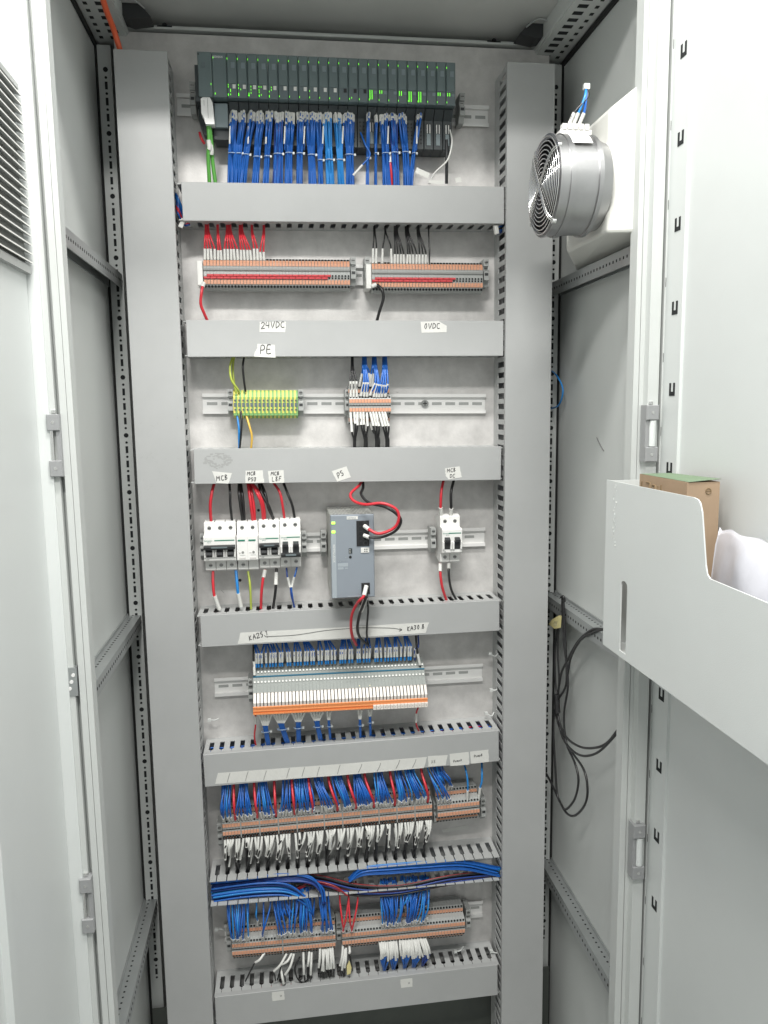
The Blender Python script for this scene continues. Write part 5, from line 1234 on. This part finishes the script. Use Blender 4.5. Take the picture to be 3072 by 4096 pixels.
for k in range(7):
    th = k*2*math.pi/7; c0, s0_ = math.cos(th), math.sin(th); vv = []
    for rr, tw in ((24, 12), (39.6, 15), (59.3, 17)):
        for sg in (-1, 1): vv.append((fx+26+sg*7, fy+rr*c0-sg*tw*s0_, fz+rr*s0_+sg*tw*c0))
    m.add(vv, [(0, 1, 3, 2), (2, 3, 5, 4)], 'fan_dark', True)
o = m.build('blades', t, FO); so = o.modifiers.new('s', 'SOLIDIFY'); so.thickness = .002
m = MB()
for k in range(11):
    rr = 7+k*5.7; m.tube([(fx-6+.0009*rr*rr, fy+rr*math.cos(i*math.pi/16), fz+rr*math.sin(i*math.pi/16)) for i in range(32)], .95, 'chrome', 5, closed=True, sub=1)
for a_ in (55, 145):
    c0, s0_ = math.cos(math.radians(a_)), math.sin(math.radians(a_))
    for off in (-1.8, 1.8): m.tube([(fx+1, fy-68.8*c0-off*s0_, fz-68.8*s0_+off*c0), (fx-7.5, fy-51*c0-off*s0_, fz-51*s0_+off*c0), (fx-8, fy-off*s0_, fz+off*c0), (fx-7.5, fy+51*c0-off*s0_, fz+51*s0_+off*c0), (fx+1, fy+68.8*c0-off*s0_, fz+68.8*s0_+off*c0)], 1.1, 'chrome', 5, sub=3)
    for sg in (-1, 1): m.cyl((fx-2, fy+sg*67.1*c0, fz+sg*67.1*s0_), (1, 0, 0), 4, 5, 'chrome', 10)
m.build('wire_guard', t, FO)
m = MB(); th0 = math.radians(118)
vv = []
for i in range(7):
    th = math.radians(100+i*5); 
    for xq in (fx+26, fx+52): vv.append((xq, fy+65.9*math.cos(th), fz+65.9*math.sin(th)))
# label on the drum, upper front
vv = []
for i in range(7):
    th = math.radians(112+i*5)
    for xq in (fx+20, fx+48): vv.append((xq, fy+68.5*math.cos(th), fz+68.5*math.sin(th)))
m.add(vv, [(2*i, 2*i+1, 2*i+3, 2*i+2) for i in range(6)], 'white')
for j in range(4):
    for i in range(5):
        th = math.radians(114+i*5.5); th2 = math.radians(116+i*5.5)
        x0 = fx+23+j*6; m.add([(x0, fy+68.7*math.cos(th), fz+68.7*math.sin(th)), (x0+rnd(2, 4.5), fy+68.7*math.cos(th), fz+68.7*math.sin(th)), (x0+3.5, fy+68.7*math.cos(th2), fz+68.7*math.sin(th2)), (x0, fy+68.7*math.cos(th2), fz+68.7*math.sin(th2))], [(0, 1, 2, 3)], 'ink_grey')
m.build('rating_label', t, FO)
m = MB(); m.box(fx+18, fx+62, fy-12, fy+12, fz+66, fz+73, 'white', 0)
for k in range(5): m.box(fx+20+k*8, fx+26+k*8, fy-14, fy-4, fz+73, fz+80, 'white')
m.build('terminal_block', t, FO)
for k, (dx, c) in enumerate(((36, 'lightblue'), (44, 'blue'), (30, 'black'))):
    p0 = Vector((fx+dx, fy-8, fz+78)); p1 = Vector((fx+dx+6, fy-14, fz+94)); p2 = Vector((fx+50+k*2, fy-16, fz+114)); p3 = Vector((fx+54, fy-10, fz+128))
    w = MB(); w.tube([p0, p1, p2, p3], 1.9, c, 6, sub=4); o = w.build('blue_wire' if c != 'black' else 'black_wire', None, p0); tag(o, ('pale blue wire folded up on top of the fan', 'bright blue wire folded up on top of the fan', 'short black wire folded up on top of the fan')[k], 'wire', 'wires on top of the fan')
    sleeve(o, p0, p1, 1.9, p0)
m = MB(); m.box(fx+50, fx+58, fy-14, fy-8, fz+126, fz+133, 'tie'); tag(m.build('cable_tie', None, (fx+54, fy-11, fz+130)), 'clear cable tie holding the wires above the fan', 'cable tie')

# ================================================================ CABLES on the right wall
def zL(u, v, x): return GX(2100+u*.4973, 2300+v*.4973, x)
def blk(P, r, label, x=728, xs=None):
    pts = [zL(u, v, (x if xs is None else xs[i])) for i, (u, v) in enumerate(P)]; w = MB(); w.tube(pts, r, 'black', 8, sub=6); o = w.build('black_cable', None, pts[0]); tag(o, label, 'cable', 'black cables on the right wall'); return o
blk([(300, 190), (300, 350), (320, 600), (335, 720), (345, 900), (315, 1100), (320, 1270), (345, 1390), (400, 1510), (430, 1650), (400, 1800), (330, 1885), (290, 1840), (258, 1750), (240, 1480), (228, 1200), (260, 1000), (290, 800), (345, 680), (430, 530), (540, 440), (630, 435)], 2.1, 'black cable looping widest at the bottom beneath the wall rail')
blk([(310, 195), (318, 400), (330, 640), (330, 880), (270, 1000), (250, 1110), (290, 1260), (360, 1400), (470, 1560), (503, 1720), (480, 1850), (400, 1935), (330, 1910), (270, 1800), (215, 1680), (172, 1600)], 2.1, 'black cable hanging in a narrow loop behind the others')
blk([(255, 1000), (265, 1140), (330, 1300), (440, 1380), (560, 1390), (660, 1350), (748, 1245)], 2.1, 'black cable sweeping right to the front post, upper of two')
blk([(262, 1110), (300, 1300), (380, 1410), (470, 1455), (580, 1430), (680, 1340), (748, 1260)], 2.1, 'black cable sweeping right to the front post, lower of two')
blk([(345, 800), (370, 660), (450, 520), (560, 455), (630, 440)], 2.1, 'short black cable arching from the loop to the door pocket')
blk([(262, 430), (240, 620), (245, 860), (265, 1000)], 1.8, 'pair half of thin cable from the yellow tag, left')
blk([(270, 430), (262, 600), (275, 850), (262, 1010)], 1.8, 'pair half of thin cable from the yellow tag, right')
m = MB(); A_ = zL(255, 960, 726); B_ = zL(262, 1110, 726); m.tube([A_, B_], 5.5, 'black', 8, sub=1); tag(m.build('tape_wrap', None, A_), 'black tape wrapped round the gathered cables on the right wall', 'tape')
pl = [zL(u, v, 724) for u, v in ((190, 395), (215, 360), (272, 325), (292, 328), (285, 425), (235, 432))]
m = MB(); m.add(pl+[q_+Vector((.6, 0, 0)) for q_ in pl], [(0, 1, 2, 3, 4, 5), (11, 10, 9, 8, 7, 6)]+[(i, (i+1) % 6, 6+(i+1) % 6, 6+i) for i in range(6)], 'tag_yellow')
o = m.build('paper_tag', None, pl[0]); tag(o, 'yellow masking tape flag wrapped on the thin cables under the wall rail', 'paper tag')
m = MB()
for k in range(3): m.tube([zL(238+k*10, 372, 723.6), zL(232+k*10, 392, 723.6), zL(236+k*10, 410, 723.6)], .35, 'ink_grey', 4, sub=1)
m.build('handwriting', o, pl[0])
m = MB(); m.tube([zL(292, 180, 729), zL(310, 175, 727), zL(318, 215, 729)], 2.5, 'black', 6); tag(m.build('cable_tie', None, zL(300, 190, 728)), 'black tie holding the cables to the wall rail', 'cable tie')
def zN(u, v, x): return GX(2100+u*.5859, 900+v*.5859, x)
m = MB(); pts = [zN(165, 985, 742), zN(210, 1020, 742), zN(250, 1090, 742), zN(258, 1150, 742), zN(230, 1230, 742), zN(165, 1258, 742)]
m.tube(pts, 1.6, 'lightblue', 7); tag(m.build('blue_wire', None, pts[0]), 'thin light blue wire bowing out from behind the right duct', 'wire')
# orange cable top left
P = [G(488, 230, 60), G(480, 200, 64), G(452, 110, 84), G(425, 40, 120), G(395, -60, 160)]
m = MB(); m.tube(P, 4.4, 'orange', 12); tag(m.build('orange_cable', None, P[0]), 'thick orange cable rising out of the top of the left duct', 'cable')
# blue wires leaving the left duct beside duct one, ties at duct corners
W_ = []
for k in range(8): W_.append(([G(690+k*2, 760+k*10, 30), G(712, 790+k*9, 46+k), G(735, 850+k*7, 40), G(760, 870+k*4, 40)], 1.7, ('blue', 'lightblue', 'blue', 'darkblue', 'blue', 'red', 'red', 'blue')[k], None))
bundle('wire_bundle', 'blue and red wires crossing from the left vertical duct into the uppermost duct', 'wires crossing between ducts', W_)
W_ = []
for k in range(4): W_.append(([G(1990, 910+k*8, 30), G(2003, 905+k*8, 50), G(2016, 900+k*8, 40)], 1.8, ('blue', 'black', 'blue', 'darkblue')[k], None))
bundle('wire_bundle', 'blue and black wires crossing from the uppermost duct into the right vertical duct', 'wires crossing between ducts', W_)
for px, py, rt, ds in ((728, 893, 25, 'white plastic clip at the left end of the uppermost duct'), (1985, 918, -20, 'white plastic clip at the right end of the uppermost duct')):
    m = MB(); m.box(-3.6, 3.6, -3, 3, -7.5, 7.5, 'sleeve', 1); o = m.build('duct_clip', None, (0, 0, 0)); o.location = G(px, py, 62)*.001; o.rotation_euler = (.3, math.radians(rt), .2); tag(o, ds, 'clip', 'white duct clips')
for i, (px, py, d_) in enumerate(((838, 2880, 20), (1960, 2614, 30), (1965, 2760, 24), (1945, 2853, 16), (866, 3718, 25), (1822, 3805, 40), (1965, 3805, 40))):
    q = G(px, py, d_); m = MB(); m.tube([q, q+Vector((9, -3, rnd(-6, 4))), q+Vector((16, 2, rnd(-8, 8)))], 1.3, 'tie', 6); m.box(q.x-3, q.x+2.5, q.y-2.5, q.y+2.5, q.z-2.5, q.z+2.5, 'tie')
    tag(m.build('cable_tie', None, q), ('clear tie tail low on the left duct by the relays', 'clear tie tail on the right duct level with the relay wires', 'clear tie tail on the right duct level with the relay caps', 'clear tie tail on the right duct just above the Pump labels duct', 'clear tie tail beside the lowest rail at the left', 'clear tie head on the lowest duct right of its sleeves', 'clear tie head at the right end of the lowest duct')[i], 'cable tie', 'clear cable ties')

# tape remnant on the plate, pen mark on the side wall, glue residue on duct three
m = MB(); a0, a1, a2, a3 = (G(u, v, 0) for u, v in ((1766, 3318), (1870, 3300), (1877, 3312), (1772, 3330)))
m.prism([(q_.x, q_.z) for q_ in (a0, a1, a2, a3)], -.5, -.2, 'paper', 'y'); tag(m.build('tape_remnant', None, a0), 'dull strip of old tape on the plate under the short double-level terminals', 'tape')
m = MB(); m.tube([GX(2387, 1750, XR-.6), GX(2402, 1782, XR-.6), GX(2416, 1804, XR-.6)], .8, 'ink_grey', 4, sub=2); cb(m, 'pen_mark')
m = MB()
for i in range(90):
    th = rnd(0, 6.28); rr = rnd(.4, 1); q_ = G(872+55*rr*math.cos(th), 1845+32*rr*math.sin(th), DH)
    w_ = rnd(1, 3.4); m.box(q_.x-w_, q_.x+w_, -DH-.06-.001*i, -DH-.02, q_.z-rnd(.4, 1.6), q_.z+rnd(.4, 1.6), 'stain')
D3 = DU[3]['t']; o = m.build('glue_stain', None, (0, 0, 0)); o.parent = D3; o.matrix_parent_inverse = Matrix.LocRotScale(D3.location, D3.rotation_euler, None).inverted()
